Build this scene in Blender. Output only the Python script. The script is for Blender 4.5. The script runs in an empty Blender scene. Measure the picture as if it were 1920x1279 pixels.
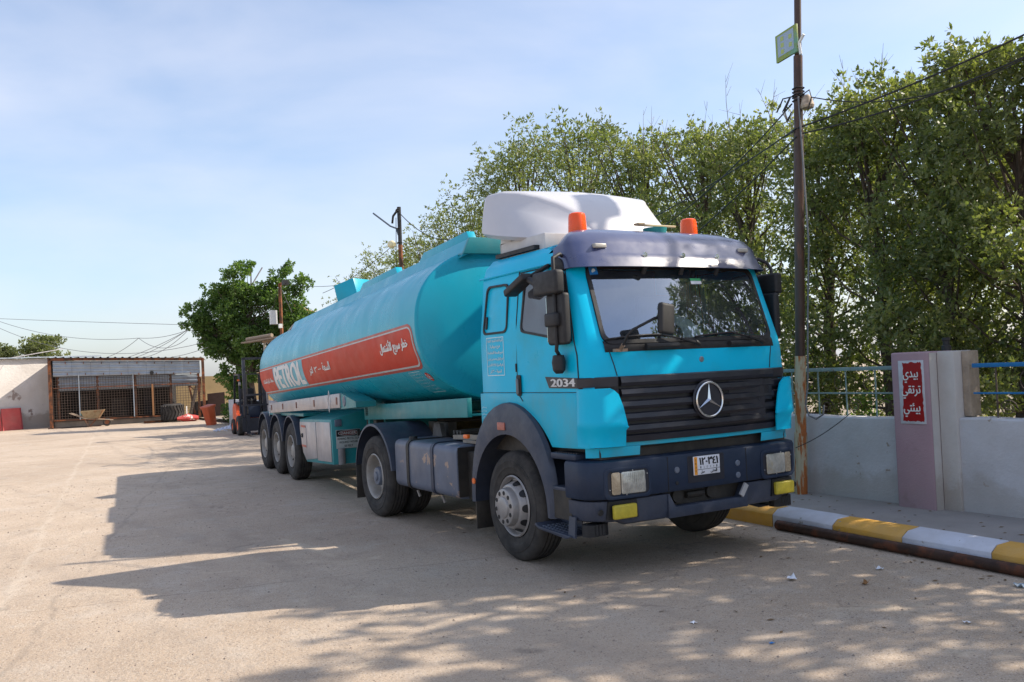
import bpy, bmesh, math, random, unicodedata
import numpy as np
from mathutils import Vector, Matrix
from math import sin, cos, pi, radians, sqrt
random.seed(7)
SC = bpy.context.scene
COL = SC.collection

# ------------------------------------------------------------------ camera, sky, sun, exposure
CAMPOS = Vector((6.122, -5.525, 1.866))
CR = Vector((0.49912396, 0.8652112, -0.04780009)); CU = Vector((0.03637196, 0.03419555, 0.99875309)); CF = Vector((-0.86576692, 0.50024018, 0.01440161))
cam = bpy.data.cameras.new("camera"); camo = bpy.data.objects.new("camera", cam); COL.objects.link(camo)
mm = Matrix((CR, CU, -CF)).transposed().to_4x4(); mm.translation = CAMPOS; camo.matrix_world = mm
cam.sensor_width = 36; cam.lens = 1680.33 / 1920 * 36; cam.shift_y = 27.2 / 1920
cam.clip_start = 0.05; cam.clip_end = 3000
SC.camera = camo

SUND = Vector((0.45, 1.12, 1.0)).normalized()          # towards the sun
sun_el = math.asin(SUND.z); sun_az = math.atan2(SUND.x, SUND.y)
W = bpy.data.worlds.new("World"); SC.world = W; W.use_nodes = True
nt = W.node_tree; bg = nt.nodes["Background"]
sky = nt.nodes.new("ShaderNodeTexSky"); sky.sky_type = 'NISHITA'; sky.sun_disc = False
sky.sun_elevation = sun_el; sky.sun_rotation = sun_az
sky.air_density = 1.0; sky.dust_density = 1.6; sky.ozone_density = 3.0
tc = nt.nodes.new("ShaderNodeTexCoord"); mp = nt.nodes.new("ShaderNodeMapping")
mp.inputs['Scale'].default_value = (.8, 1.0, 2.4); mp.inputs['Rotation'].default_value = (0, 0.35, 0.6)
nz = nt.nodes.new("ShaderNodeTexNoise"); nz.inputs['Scale'].default_value = 2.2; nz.inputs['Detail'].default_value = 7; nz.inputs['Roughness'].default_value = 0.5
nz.inputs['Distortion'].default_value = 0.25
rp = nt.nodes.new("ShaderNodeValToRGB"); rp.color_ramp.elements[0].position = 0.30; rp.color_ramp.elements[1].position = 0.72
mx = nt.nodes.new("ShaderNodeMix"); mx.data_type = 'RGBA'
cm = nt.nodes.new("ShaderNodeMath"); cm.operation = 'MULTIPLY'; cm.inputs[1].default_value = 0.7
nt.links.new(tc.outputs['Generated'], mp.inputs[0]); nt.links.new(mp.outputs[0], nz.inputs['Vector'])
nt.links.new(nz.outputs['Fac'], rp.inputs[0]); nt.links.new(rp.outputs[0], cm.inputs[0])
nt.links.new(cm.outputs[0], mx.inputs['Factor']); nt.links.new(sky.outputs[0], mx.inputs[6]); mx.inputs[7].default_value = (4.45, 4.5, 5.0, 1)
nt.links.new(mx.outputs[2], bg.inputs['Color']); bg.inputs['Strength'].default_value = 0.15
sl = bpy.data.lights.new("sun", 'SUN'); sl.energy = 4.3; sl.angle = radians(0.55); sl.color = (1.0, 0.90, 0.76)
so = bpy.data.objects.new("sun", sl); COL.objects.link(so); so.rotation_euler = SUND.to_track_quat('Z', 'Y').to_euler()
SC.view_settings.view_transform = 'Standard'; SC.view_settings.look = 'None'; SC.view_settings.gamma = 1
SC.view_settings.use_curve_mapping = False; SC.view_settings.exposure = 0.58
try:
    SC.cycles.max_bounces = 8; SC.cycles.transparent_max_bounces = 16; SC.cycles.use_denoising = True
except Exception: pass

# ------------------------------------------------------------------ materials
MATS = {}
def mat(name, col, rough=0.5, metal=0.0, var=0.12, scale=5.0, bump=0.0, bscale=40.0, dust=0.0, dustcol=(0.33, 0.27, 0.2), dscale=2.0, spec=0.5, coat=0.0, damp=None, col2=None, c2lo=.5, c2hi=.6, c2scale=3.0, stretch=None, emit=None):
    if name in MATS: return MATS[name]
    m = bpy.data.materials.new(name); m.use_nodes = True; n = m.node_tree; P = n.nodes['Principled BSDF']
    P.inputs['Roughness'].default_value = rough; P.inputs['Metallic'].default_value = metal
    P.inputs['Specular IOR Level'].default_value = spec; P.inputs['Coat Weight'].default_value = coat; P.inputs['Coat Roughness'].default_value = 0.12
    t = n.nodes.new("ShaderNodeTexCoord"); vec = t.outputs['Object']
    if stretch:
        mpn = n.nodes.new("ShaderNodeMapping"); mpn.inputs['Scale'].default_value = stretch; n.links.new(vec, mpn.inputs[0]); vec = mpn.outputs[0]
    def noise(s, d=6, r=.6):
        q = n.nodes.new("ShaderNodeTexNoise"); q.inputs['Scale'].default_value = s; q.inputs['Detail'].default_value = d; q.inputs['Roughness'].default_value = r
        n.links.new(vec, q.inputs['Vector']); return q.outputs['Fac']
    def ramp(s, a, b, ca=(0, 0, 0, 1), cb=(1, 1, 1, 1)):
        q = n.nodes.new("ShaderNodeValToRGB"); q.color_ramp.elements[0].position = a; q.color_ramp.elements[1].position = b
        q.color_ramp.elements[0].color = ca; q.color_ramp.elements[1].color = cb; n.links.new(s, q.inputs[0]); return q.outputs[0]
    def mix(f, a, b):
        q = n.nodes.new("ShaderNodeMix"); q.data_type = 'RGBA'
        if isinstance(f, float): q.inputs[0].default_value = f
        else: n.links.new(f, q.inputs[0])
        for i, x in ((6, a), (7, b)):
            if isinstance(x, tuple): q.inputs[i].default_value = x
            else: n.links.new(x, q.inputs[i])
        return q.outputs[2]
    c = tuple(col) + (1,)
    lo = tuple(max(0, x * (1 - var)) for x in col) + (1,); hi = tuple(min(1, x * (1 + var)) for x in col) + (1,)
    cur = ramp(noise(scale), .3, .7, lo, hi)
    if col2: cur = mix(ramp(noise(c2scale, 8, .65), c2lo, c2hi), cur, tuple(col2) + (1,))
    if damp:
        sx_ = n.nodes.new("ShaderNodeSeparateXYZ"); n.links.new(t.outputs['Object'], sx_.inputs[0]); md = n.nodes.new("ShaderNodeMath"); md.operation = 'MULTIPLY_ADD'; md.inputs[1].default_value = -damp[1]; n.links.new(noise(damp[2], 8, .7), md.inputs[0]); n.links.new(sx_.outputs[2], md.inputs[2])
        cur = mix(ramp(md.outputs[0], damp[0], damp[0] + .14, (damp[4],) * 3 + (1,), (0, 0, 0, 1)), cur, tuple(damp[3]) + (1,))
    if dust: cur = mix(ramp(noise(dscale, 8, .65), .5 - .25 * dust, .95 - .15 * dust, (0, 0, 0, 1), (min(1, dust * 1.2),) * 3 + (1,)), cur, tuple(dustcol) + (1,))
    n.links.new(cur, P.inputs['Base Color'])
    rr = ramp(noise(scale * 2.3), .3, .75, (max(0, rough - .08),) * 3 + (1,), (min(1, rough + .12),) * 3 + (1,)); n.links.new(rr, P.inputs['Roughness'])
    if bump:
        b = n.nodes.new("ShaderNodeBump"); b.inputs['Strength'].default_value = 1.0; b.inputs['Distance'].default_value = bump
        n.links.new(noise(bscale, 5), b.inputs['Height']); n.links.new(b.outputs[0], P.inputs['Normal'])
    if emit: P.inputs['Emission Color'].default_value = tuple(emit[:3]) + (1,); P.inputs['Emission Strength'].default_value = emit[3]
    MATS[name] = m; return m

CYD = mat("cab_cyan_dusty_lower", (0.0, 0.48, 0.70), .4, 0, .04, 2, dust=.6, dustcol=(.16, .30, .31), dscale=2.2, spec=.22, stretch=(1.3, 1, .8))
CY = mat("cab_cyan_paint", (0.0, 0.50, 0.76), .34, 0, .03, 2, dust=.15, dustcol=(.045, .33, .42), dscale=1.3, coat=.0, spec=.22, col2=(.03, .38, .50), c2lo=.52, c2hi=.85, c2scale=1.6)
TK = mat("tank_turquoise_paint", (0.01, 0.37, 0.50), .3, 0, .07, 1.2, dust=.32, dustcol=(.06, .28, .31), dscale=.9, coat=.05, spec=.25, bump=.0004, bscale=2, stretch=(1.2, 1, .6))
TG = mat("trailer_green_paint", (0.01, 0.24, 0.26), .42, 0, .12, 3, dust=.4, dustcol=(.14, .2, .18))
RED = mat("stripe_red_paint", (0.54, 0.042, 0.018), .5, 0, .1, 2, dust=.3, dustcol=(.42, .10, .06), dscale=1.2, spec=.25)
REDL = mat("stripe_border_red", (0.42, 0.06, 0.04), .4, 0, .1, 4)
WHT = mat("lettering_white", (0.74, 0.74, 0.72), .5, 0, .06, 9)
PALE = mat("faded_lettering", (0.55, 0.72, 0.76), .5, 0, .12, 20)
GREYL = mat("stripe_grey_line", (0.45, 0.5, 0.5), .45)
NAVY = mat("navy_bumper_plastic", (0.014, 0.026, 0.055), .46, 0, .15, 4, spec=.35, dust=.2, dustcol=(.07, .078, .095), dscale=3, bump=.0006, bscale=120)
NAVYD = mat("dusty_navy_metal", (0.026, 0.037, 0.066), .5, 0, .2, 5, dust=.55, dustcol=(.11, .113, .13), dscale=2.2, bump=.001, bscale=60)
BLK = mat("black_grille_plastic", (0.017, 0.018, 0.027), .38, 0, .2, 6, dust=.2, dustcol=(.05, .05, .058), spec=.5)
BLKR = mat("black_rubber_trim", (0.012, 0.012, 0.014), .6, 0, .2, 10, dust=.2, dustcol=(.1, .09, .08))
DARK = mat("greasy_dark_steel", (0.022, 0.02, 0.018), .6, 0, .4, 6, dust=.5, dustcol=(.09, .07, .05), dscale=4, bump=.002, bscale=30)
TYRE = mat("tyre_rubber", (0.028, 0.027, 0.027), .82, 0, .2, 8, dust=.65, dustcol=(.115, .10, .085), dscale=4, bump=.001, bscale=80, spec=.3)
RIM = mat("rim_silver_paint", (0.36, 0.34, 0.33), .42, .35, .12, 8, dust=.5, dustcol=(.22, .19, .16), dscale=6)
RIMR = mat("rusty_cream_rim", (0.38, 0.36, 0.33), .5, .1, .2, 8, dust=.6, dustcol=(.25, .19, .14), dscale=5)
HUB = mat("hub_blue_grey", (0.13, 0.16, 0.22), .5, .2, .2, 8, dust=.5)
CHR = mat("chrome", (0.72, 0.73, 0.75), .12, 1.0, .05, 9)
ALU = mat("dented_aluminium_sheet", (0.46, 0.43, 0.43), .42, .35, .12, 3, dust=.5, dustcol=(.3, .26, .24), dscale=2.5, bump=.006, bscale=5)
WFG = mat("white_fibreglass", (0.55, 0.55, 0.58), .35, 0, .04, 2, dust=.12, dustcol=(.5, .46, .42))
ORG = mat("orange_beacon_plastic", (0.9, 0.10, 0.012), .25, 0, .05, 5)
AMB = mat("amber_marker", (0.85, 0.16, 0.02), .3)
MRK = mat("faded_red_marker", (0.42, 0.13, 0.09), .45, 0, .15, 20)
YFOG = mat("yellow_fog_film", (0.50, 0.40, 0.035), .45, 0, .15, 22, bump=.002, bscale=25)
LENS = mat("headlight_lens", (0.52, 0.51, 0.46), .12, .5, .25, 14, bump=.003, bscale=45, coat=.8, col2=(.5, .44, .3), c2lo=.55, c2hi=.7, c2scale=6)
PLATE = mat("plate_white", (0.72, 0.73, 0.78), .35, 0, .03, 5)
PLO = mat("plate_orange", (0.85, 0.33, 0.03), .4)
INK = mat("black_ink", (0.01, 0.01, 0.012), .5)
GINK = mat("grey_ink", (0.16, 0.16, 0.18), .5)
DGR = mat("danger_red", (0.16, 0.03, 0.03), .5)
DSG = mat("danger_sign_white", (0.42, 0.45, 0.44), .5, 0, .08, 8, dust=.3)
INT = mat("cab_interior_dark", (0.06, 0.055, 0.05), .8, 0, .3, 6)
INTL = mat("cab_interior_grey", (0.20, 0.19, 0.18), .8, 0, .2, 5)
RUST = mat("rusty_painted_steel", (0.10, 0.045, 0.025), .7, .2, .3, 6, col2=(.30, .10, .035), c2lo=.45, c2hi=.62, c2scale=4, bump=.002, bscale=50)
RUSTD = mat("brown_rusty_pipe", (0.05, 0.026, 0.018), .6, .3, .3, 6, col2=(.16, .05, .02), c2lo=.5, c2hi=.68, c2scale=5, bump=.002, bscale=60)
POLE = mat("dark_brown_pole_paint", (0.062, 0.034, 0.026), .5, .1, .3, 5, col2=(.17, .07, .035), c2lo=.55, c2hi=.7, c2scale=3, stretch=(4, 4, .8), bump=.001)
POLEB = mat("pole_base_flaking_paint", (0.50, 0.44, 0.30), .7, 0, .15, 5, col2=(.42, .13, .03), c2lo=.47, c2hi=.53, c2scale=3.5, stretch=(5, 5, .7), bump=.002)
CABLE = mat("black_cable", (0.02, 0.02, 0.022), .6)
WIRE = mat("grey_wire", (0.16, 0.16, 0.17), .6)
PINK = mat("pink_plaster", (0.41, 0.265, 0.30), .85, 0, .07, 3, col2=(.30, .20, .21), c2lo=.60, c2hi=.72, c2scale=2.2, dust=.45, dustcol=(.36, .30, .29), bump=.004, bscale=60)
WALLM = mat("whitewashed_plaster", (0.58, 0.575, 0.60), .88, 0, .08, 2, dust=.55, dustcol=(.40, .36, .33), dscale=1.4, bump=.008, bscale=22, col2=(.33, .27, .22), c2lo=.645, c2hi=.665, c2scale=3.3, damp=(-.02, .75, 2.6, (.36, .32, .28), .5))
WALLC = mat("cream_plaster", (0.55, 0.52, 0.49), .88, 0, .08, 3, damp=(-.05, .8, 3, (.38, .32, .27), .6), dust=.4, dustcol=(.4, .34, .28), bump=.006, bscale=30)
RAILB = mat("blue_rail_paint", (0.02, 0.17, 0.42), .45, 0, .1, 6, col2=(.3, .4, .45), c2lo=.68, c2hi=.72, c2scale=12)
RAILG = mat("pale_green_rail_paint", (0.22, 0.31, 0.31), .6, 0, .15, 6, col2=(.2, .1, .05), c2lo=.62, c2hi=.7, c2scale=10)
IRON = mat("wrought_iron", (0.12, 0.09, 0.07), .7, .3, .3, 9)
KY = mat("kerb_yellow_paint", (0.66, 0.34, 0.035), .6, 0, .08, 6, col2=(.30, .25, .20), c2lo=.63, c2hi=.66, c2scale=7, dust=.55, dustcol=(.5, .36, .2), bump=.004, bscale=50)
KW = mat("kerb_white_paint", (0.62, 0.64, 0.72), .6, 0, .06, 6, col2=(.30, .27, .24), c2lo=.63, c2hi=.66, c2scale=7, dust=.55, dustcol=(.42, .38, .36), bump=.004, bscale=50)
PAVE = mat("pavement_concrete", (0.30, 0.275, 0.26), .9, 0, .15, 1.5, dust=.5, dustcol=(.34, .3, .26), bump=.004, bscale=60)
SOIL = mat("garden_soil", (0.30, 0.24, 0.17), .95, 0, .25, 2, dust=.5, bump=.03, bscale=6)
GALV = mat("galvanised_sheet", (0.33, 0.38, 0.44), .45, .35, .15, 3, dust=.45, dustcol=(.3, .27, .22), dscale=2, bump=.004, bscale=12)
STUC = mat("stained_white_stucco", (0.60, 0.57, 0.54), .9, 0, .07, 1.5, dust=.5, dustcol=(.44, .38, .32), dscale=.8, col2=(.25, .19, .17), c2lo=.60, c2hi=.63, c2scale=1.1, damp=(.0, 1.2, 1.2, (.33, .28, .24), .8), bump=.02, bscale=8)
SAND = mat("sand_coloured_plaster", (0.52, 0.38, 0.20), .9, 0, .12, 1.2, bump=.01, bscale=10)
REDP = mat("red_panel_paint", (0.50, 0.07, 0.06), .5, 0, .12, 3, dust=.3)
OBIN = mat("orange_red_bin_plastic", (0.60, 0.10, 0.03), .5, 0, .12, 4, dust=.3)
FORK = mat("forklift_orange_paint", (0.75, 0.10, 0.02), .4, 0, .08, 4, dust=.2)
WOOD = mat("weathered_timber", (0.30, 0.23, 0.17), .85, 0, .25, 6, stretch=(1, 8, 8), bump=.004, bscale=20)
BARK = mat("tree_bark", (0.085, 0.06, 0.045), .9, 0, .3, 8, bump=.012, bscale=18, stretch=(3, 3, .7))
PAPER = mat("white_paper", (0.75, 0.77, 0.82), .7)
GRN = mat("green_signboard_paint", (0.24, 0.30, 0.05), .5, 0, .15, 6, col2=(.14, .3, .2), c2lo=.5, c2hi=.6, c2scale=3)
SGN = mat("signboard_pale_panel", (0.30, 0.37, 0.46), .5, 0, .08, 5)
CREAM = mat("cream_lamp_globe", (0.75, 0.66, 0.40), .4)
TEAL = mat("teal_plastic", (0.02, .25, .25), .5)
VIS = mat("visor_navy_acrylic", (0.03, 0.042, 0.12), .33, 0, .08, 3, dust=.3, dustcol=(.20, .20, .27), dscale=1.8, spec=.8, coat=.7)
BLUEST = mat("blue_sticker", (0.02, .18, .5), .4)
GREENST = mat("green_sticker", (0.05, .4, .15), .4)

def glass(name, tint, refl=.12, gcol=(1, 1, 1), film=None, film_fac=0.0):
    m = bpy.data.materials.new(name); m.use_nodes = True; n = m.node_tree; n.nodes.remove(n.nodes['Principled BSDF']); out = n.nodes['Material Output']
    tr = n.nodes.new("ShaderNodeBsdfTransparent"); tr.inputs[0].default_value = tuple(tint) + (1,)
    gl = n.nodes.new("ShaderNodeBsdfGlossy"); gl.inputs['Roughness'].default_value = .02; gl.inputs[0].default_value = tuple(gcol) + (1,)
    fr = n.nodes.new("ShaderNodeFresnel"); fr.inputs[0].default_value = 1.5
    ma = n.nodes.new("ShaderNodeMath"); ma.operation = 'MULTIPLY_ADD'; ma.inputs[1].default_value = 1.3; ma.inputs[2].default_value = refl; ma.use_clamp = True
    n.links.new(fr.outputs[0], ma.inputs[0]); mxs = n.nodes.new("ShaderNodeMixShader"); n.links.new(ma.outputs[0], mxs.inputs[0])
    n.links.new(tr.outputs[0], mxs.inputs[1]); n.links.new(gl.outputs[0], mxs.inputs[2]); last = mxs.outputs[0]
    if film:
        df = n.nodes.new("ShaderNodeBsdfDiffuse"); df.inputs[0].default_value = tuple(film) + (1,)
        t = n.nodes.new("ShaderNodeTexCoord"); q = n.nodes.new("ShaderNodeTexNoise"); q.inputs['Scale'].default_value = 2.5; q.inputs['Detail'].default_value = 8; n.links.new(t.outputs['Object'], q.inputs['Vector'])
        mr = n.nodes.new("ShaderNodeMapRange"); mr.inputs[1].default_value = .3; mr.inputs[2].default_value = .75; mr.inputs[3].default_value = film_fac * .4; mr.inputs[4].default_value = film_fac * 1.5
        n.links.new(q.outputs[0], mr.inputs[0]); m2 = n.nodes.new("ShaderNodeMixShader"); n.links.new(mr.outputs[0], m2.inputs[0]); n.links.new(last, m2.inputs[1]); n.links.new(df.outputs[0], m2.inputs[2]); last = m2.outputs[0]
    n.links.new(last, out.inputs[0]); return m
WGL = glass("hazy_windscreen_glass", (.66, .76, .78), .24, gcol=(.72, .84, 1), film=(.42, .45, .5), film_fac=.05)  # pale film and blue gloss tint paint in haze and sky reflection
SGL = glass("tinted_side_glass", (.03, .035, .045), .10, film=(.16, .17, .20), film_fac=.5)

def leafmat(name, c1, c2, c3, tr=.42, br=1.0):
    m = bpy.data.materials.new(name); m.use_nodes = True; n = m.node_tree; P = n.nodes['Principled BSDF']; out = n.nodes['Material Output']
    g = n.nodes.new("ShaderNodeNewGeometry"); r = n.nodes.new("ShaderNodeValToRGB"); r.color_ramp.elements[0].color = tuple(c1) + (1,); r.color_ramp.elements[1].color = tuple(c3) + (1,)
    e = r.color_ramp.elements.new(.55); e.color = tuple(c2) + (1,)
    t = n.nodes.new("ShaderNodeTexCoord"); q = n.nodes.new("ShaderNodeTexNoise"); q.inputs['Scale'].default_value = .9; q.inputs['Detail'].default_value = 3; n.links.new(t.outputs['Object'], q.inputs['Vector'])
    a = n.nodes.new("ShaderNodeMath"); a.operation = 'MULTIPLY_ADD'; a.inputs[1].default_value = .55; n.links.new(g.outputs['Random Per Island'], a.inputs[0])
    b = n.nodes.new("ShaderNodeMath"); b.operation = 'MULTIPLY_ADD'; b.inputs[1].default_value = 1.4; b.inputs[2].default_value = -.45; n.links.new(q.outputs[0], b.inputs[0]); n.links.new(b.outputs[0], a.inputs[2])
    n.links.new(a.outputs[0], r.inputs[0]); n.links.new(r.outputs[0], P.inputs['Base Color']); P.inputs['Roughness'].default_value = .42; P.inputs['Specular IOR Level'].default_value = .4
    tl = n.nodes.new("ShaderNodeBsdfTranslucent"); mc = n.nodes.new("ShaderNodeMix"); mc.data_type = 'RGBA'; mc.blend_type = 'MULTIPLY'; mc.inputs[0].default_value = 1; n.links.new(r.outputs[0], mc.inputs[6]); mc.inputs[7].default_value = (1.5, 1.7, .6, 1)
    n.links.new(mc.outputs[2], tl.inputs[0]); ms = n.nodes.new("ShaderNodeMixShader"); ms.inputs[0].default_value = tr
    n.links.new(P.outputs[0], ms.inputs[1]); n.links.new(tl.outputs[0], ms.inputs[2]); n.links.new(ms.outputs[0], out.inputs[0]); return m
LEAF = leafmat("hedge_leaf", (.066, .084, .033), (.152, .176, .07), (.33, .32, .16))
LEAF2 = leafmat("bright_leaf", (.05, .095, .026), (.11, .18, .05), (.21, .29, .09))
LEAF3 = leafmat("dusty_far_leaf", (.09, .11, .05), (.15, .17, .08), (.22, .23, .12))

def ground_mat():
    m = bpy.data.materials.new("worn_yard_concrete"); m.use_nodes = True; n = m.node_tree; P = n.nodes['Principled BSDF']; P.inputs['Roughness'].default_value = .92; P.inputs['Specular IOR Level'].default_value = .25
    t = n.nodes.new("ShaderNodeTexCoord"); V = t.outputs['Object']
    def N(s, d=6, r=.6, dist=0):
        q = n.nodes.new("ShaderNodeTexNoise"); q.inputs['Scale'].default_value = s; q.inputs['Detail'].default_value = d; q.inputs['Roughness'].default_value = r; q.inputs['Distortion'].default_value = dist; n.links.new(V, q.inputs['Vector']); return q.outputs['Fac']
    def R(s, a, b, ca, cb):
        q = n.nodes.new("ShaderNodeValToRGB"); q.color_ramp.elements[0].position = a; q.color_ramp.elements[1].position = b; q.color_ramp.elements[0].color = ca; q.color_ramp.elements[1].color = cb; n.links.new(s, q.inputs[0]); return q.outputs[0]
    def X(f, a, b, mode='MIX'):
        q = n.nodes.new("ShaderNodeMix"); q.data_type = 'RGBA'; q.blend_type = mode
        if isinstance(f, float): q.inputs[0].default_value = f
        else: n.links.new(f, q.inputs[0])
        for i, x in ((6, a), (7, b)):
            if isinstance(x, tuple): q.inputs[i].default_value = x
            else: n.links.new(x, q.inputs[i])
        return q.outputs[2]
    K0 = (0, 0, 0, 1); K1 = (1, 1, 1, 1)
    base = R(N(.35, 8, .65, .8), .3, .7, (.43, .33, .24, 1), (.54, .435, .335, 1))
    base = X(R(N(1.6, 9, .7), .50, .72, K0, (.55,) * 3 + (1,)), base, (.56, .50, .43, 1))
    base = X(R(N(.8, 7, .7, 1.5), .55, .75, K0, (.55,) * 3 + (1,)), base, (.29, .225, .17, 1))
    base = X(R(N(9, 6, .7), .48, .68, K0, (.3,) * 3 + (1,)), base, (.32, .26, .21, 1))
    # fine aggregate: grains of many tones
    for sc, th, cc, amt in ((70, .42, (.22, .18, .145, 1), .7), (110, .40, (.66, .61, .54, 1), .8), (34, .26, (.13, .11, .10, 1), .85), (45, .30, (.62, .54, .45, 1), .7)):
        v = n.nodes.new("ShaderNodeTexVoronoi"); v.inputs['Scale'].default_value = sc; n.links.new(V, v.inputs['Vector'])
        dd = R(v.outputs['Distance'], th * .6, th, (amt,) * 3 + (1,), K0)
        sel = n.nodes.new("ShaderNodeSeparateColor"); n.links.new(v.outputs['Color'], sel.inputs[0]); pick = R(sel.outputs[0], .55, .60, K0, K1)
        f = X(1.0, dd, pick, 'MULTIPLY'); base = X(f, base, cc)
    big = N(.13, 4, .6, .5); base = X(R(big, .42, .62, K0, (.35,) * 3 + (1,)), base, (.33, .26, .20, 1))
    # oil and water stains, and dust drifts with their own outlines
    base = X(R(N(.55, 6, .6, 2.5), .66, .70, K0, (.5,) * 3 + (1,)), base, (.20, .165, .135, 1))
    base = X(R(N(.9, 7, .75, 1.0), .60, .66, K0, (.4,) * 3 + (1,)), base, (.62, .52, .39, 1))
    vc = n.nodes.new("ShaderNodeTexVoronoi"); vc.feature = 'DISTANCE_TO_EDGE'; vc.inputs['Scale'].default_value = .33
    wv = n.nodes.new("ShaderNodeMix"); wv.data_type = 'VECTOR'; wv.inputs[0].default_value = .12; n.links.new(V, wv.inputs[4]); nn = n.nodes.new("ShaderNodeTexNoise"); nn.inputs['Scale'].default_value = 1.5; nn.inputs['Detail'].default_value = 6; n.links.new(V, nn.inputs['Vector']); nm = n.nodes.new("ShaderNodeVectorMath"); nm.operation = 'SCALE'; nm.inputs['Scale'].default_value = 12; n.links.new(nn.outputs['Color'], nm.inputs[0]); n.links.new(nm.outputs[0], wv.inputs[5]); n.links.new(wv.outputs[1], vc.inputs['Vector'])
    base = X(X(1.0, R(vc.outputs['Distance'], .0, .006, (.55,) * 3 + (1,), K0), R(N(.5, 3), .48, .6, K0, K1), 'MULTIPLY'), base, (.17, .14, .115, 1))
    # old joint line: pale sandy crack running towards the shed
    sp = n.nodes.new("ShaderNodeSeparateXYZ"); n.links.new(V, sp.inputs[0])
    def math_(op, a, b=None, c=None):
        q = n.nodes.new("ShaderNodeMath"); q.operation = op
        for i, x in enumerate((a, b, c)):
            if x is None: continue
            if isinstance(x, (int, float)): q.inputs[i].default_value = x
            else: n.links.new(x, q.inputs[i])
        return q.outputs[0]
    for (x0, y0, x1, y1, wd, cc, am) in JOINTS:
        L = sqrt((x1 - x0) ** 2 + (y1 - y0) ** 2); nx, ny = -(y1 - y0) / L, (x1 - x0) / L
        d = math_('ADD', math_('MULTIPLY', sp.outputs[0], nx), math_('MULTIPLY', sp.outputs[1], ny)); d = math_('SUBTRACT', d, nx * x0 + ny * y0)
        d = math_('ADD', d, math_('MULTIPLY', math_('SUBTRACT', N(1.1, 5), .5), .35)); d = math_('ABSOLUTE', d)
        f = R(d, 0, wd, (am,) * 3 + (1,), K0); f = X(1.0, f, R(N(3, 5), .35, .55, K0, K1), 'MULTIPLY'); base = X(f, base, cc)
    n.links.new(base, P.inputs['Base Color'])
    b = n.nodes.new("ShaderNodeBump"); b.inputs['Distance'].default_value = .012; b.inputs['Strength'].default_value = 1; n.links.new(math_('ADD', N(28, 6, .7), math_('MULTIPLY', N(2.5, 5), 2.0)), b.inputs['Height']); n.links.new(b.outputs[0], P.inputs['Normal'])
    return m
JOINTS = [(-19, -3.75, -1.0, -5.75, .06, (.60, .52, .42, 1), .42), (-22, -8, -12, 3, .03, (.2, .16, .12, 1), .45), (-2.6, -5.4, -2.0, -2.5, .014, (.16, .13, .1, 1), .6), (-30, 1.2, -14, -2.5, .04, (.24, .2, .16, 1), .4),
          (-30, -2.2, 3, -3.3, .20, (.26, .21, .17, 1), .24), (-30, -.3, 3, -1.3, .22, (.26, .21, .17, 1), .24), (-20, -6.6, 4, -1.6, .17, (.26, .21, .17, 1), .22), (-20, -8.3, 4, -3.4, .17, (.26, .21, .17, 1), .22)]

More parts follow.
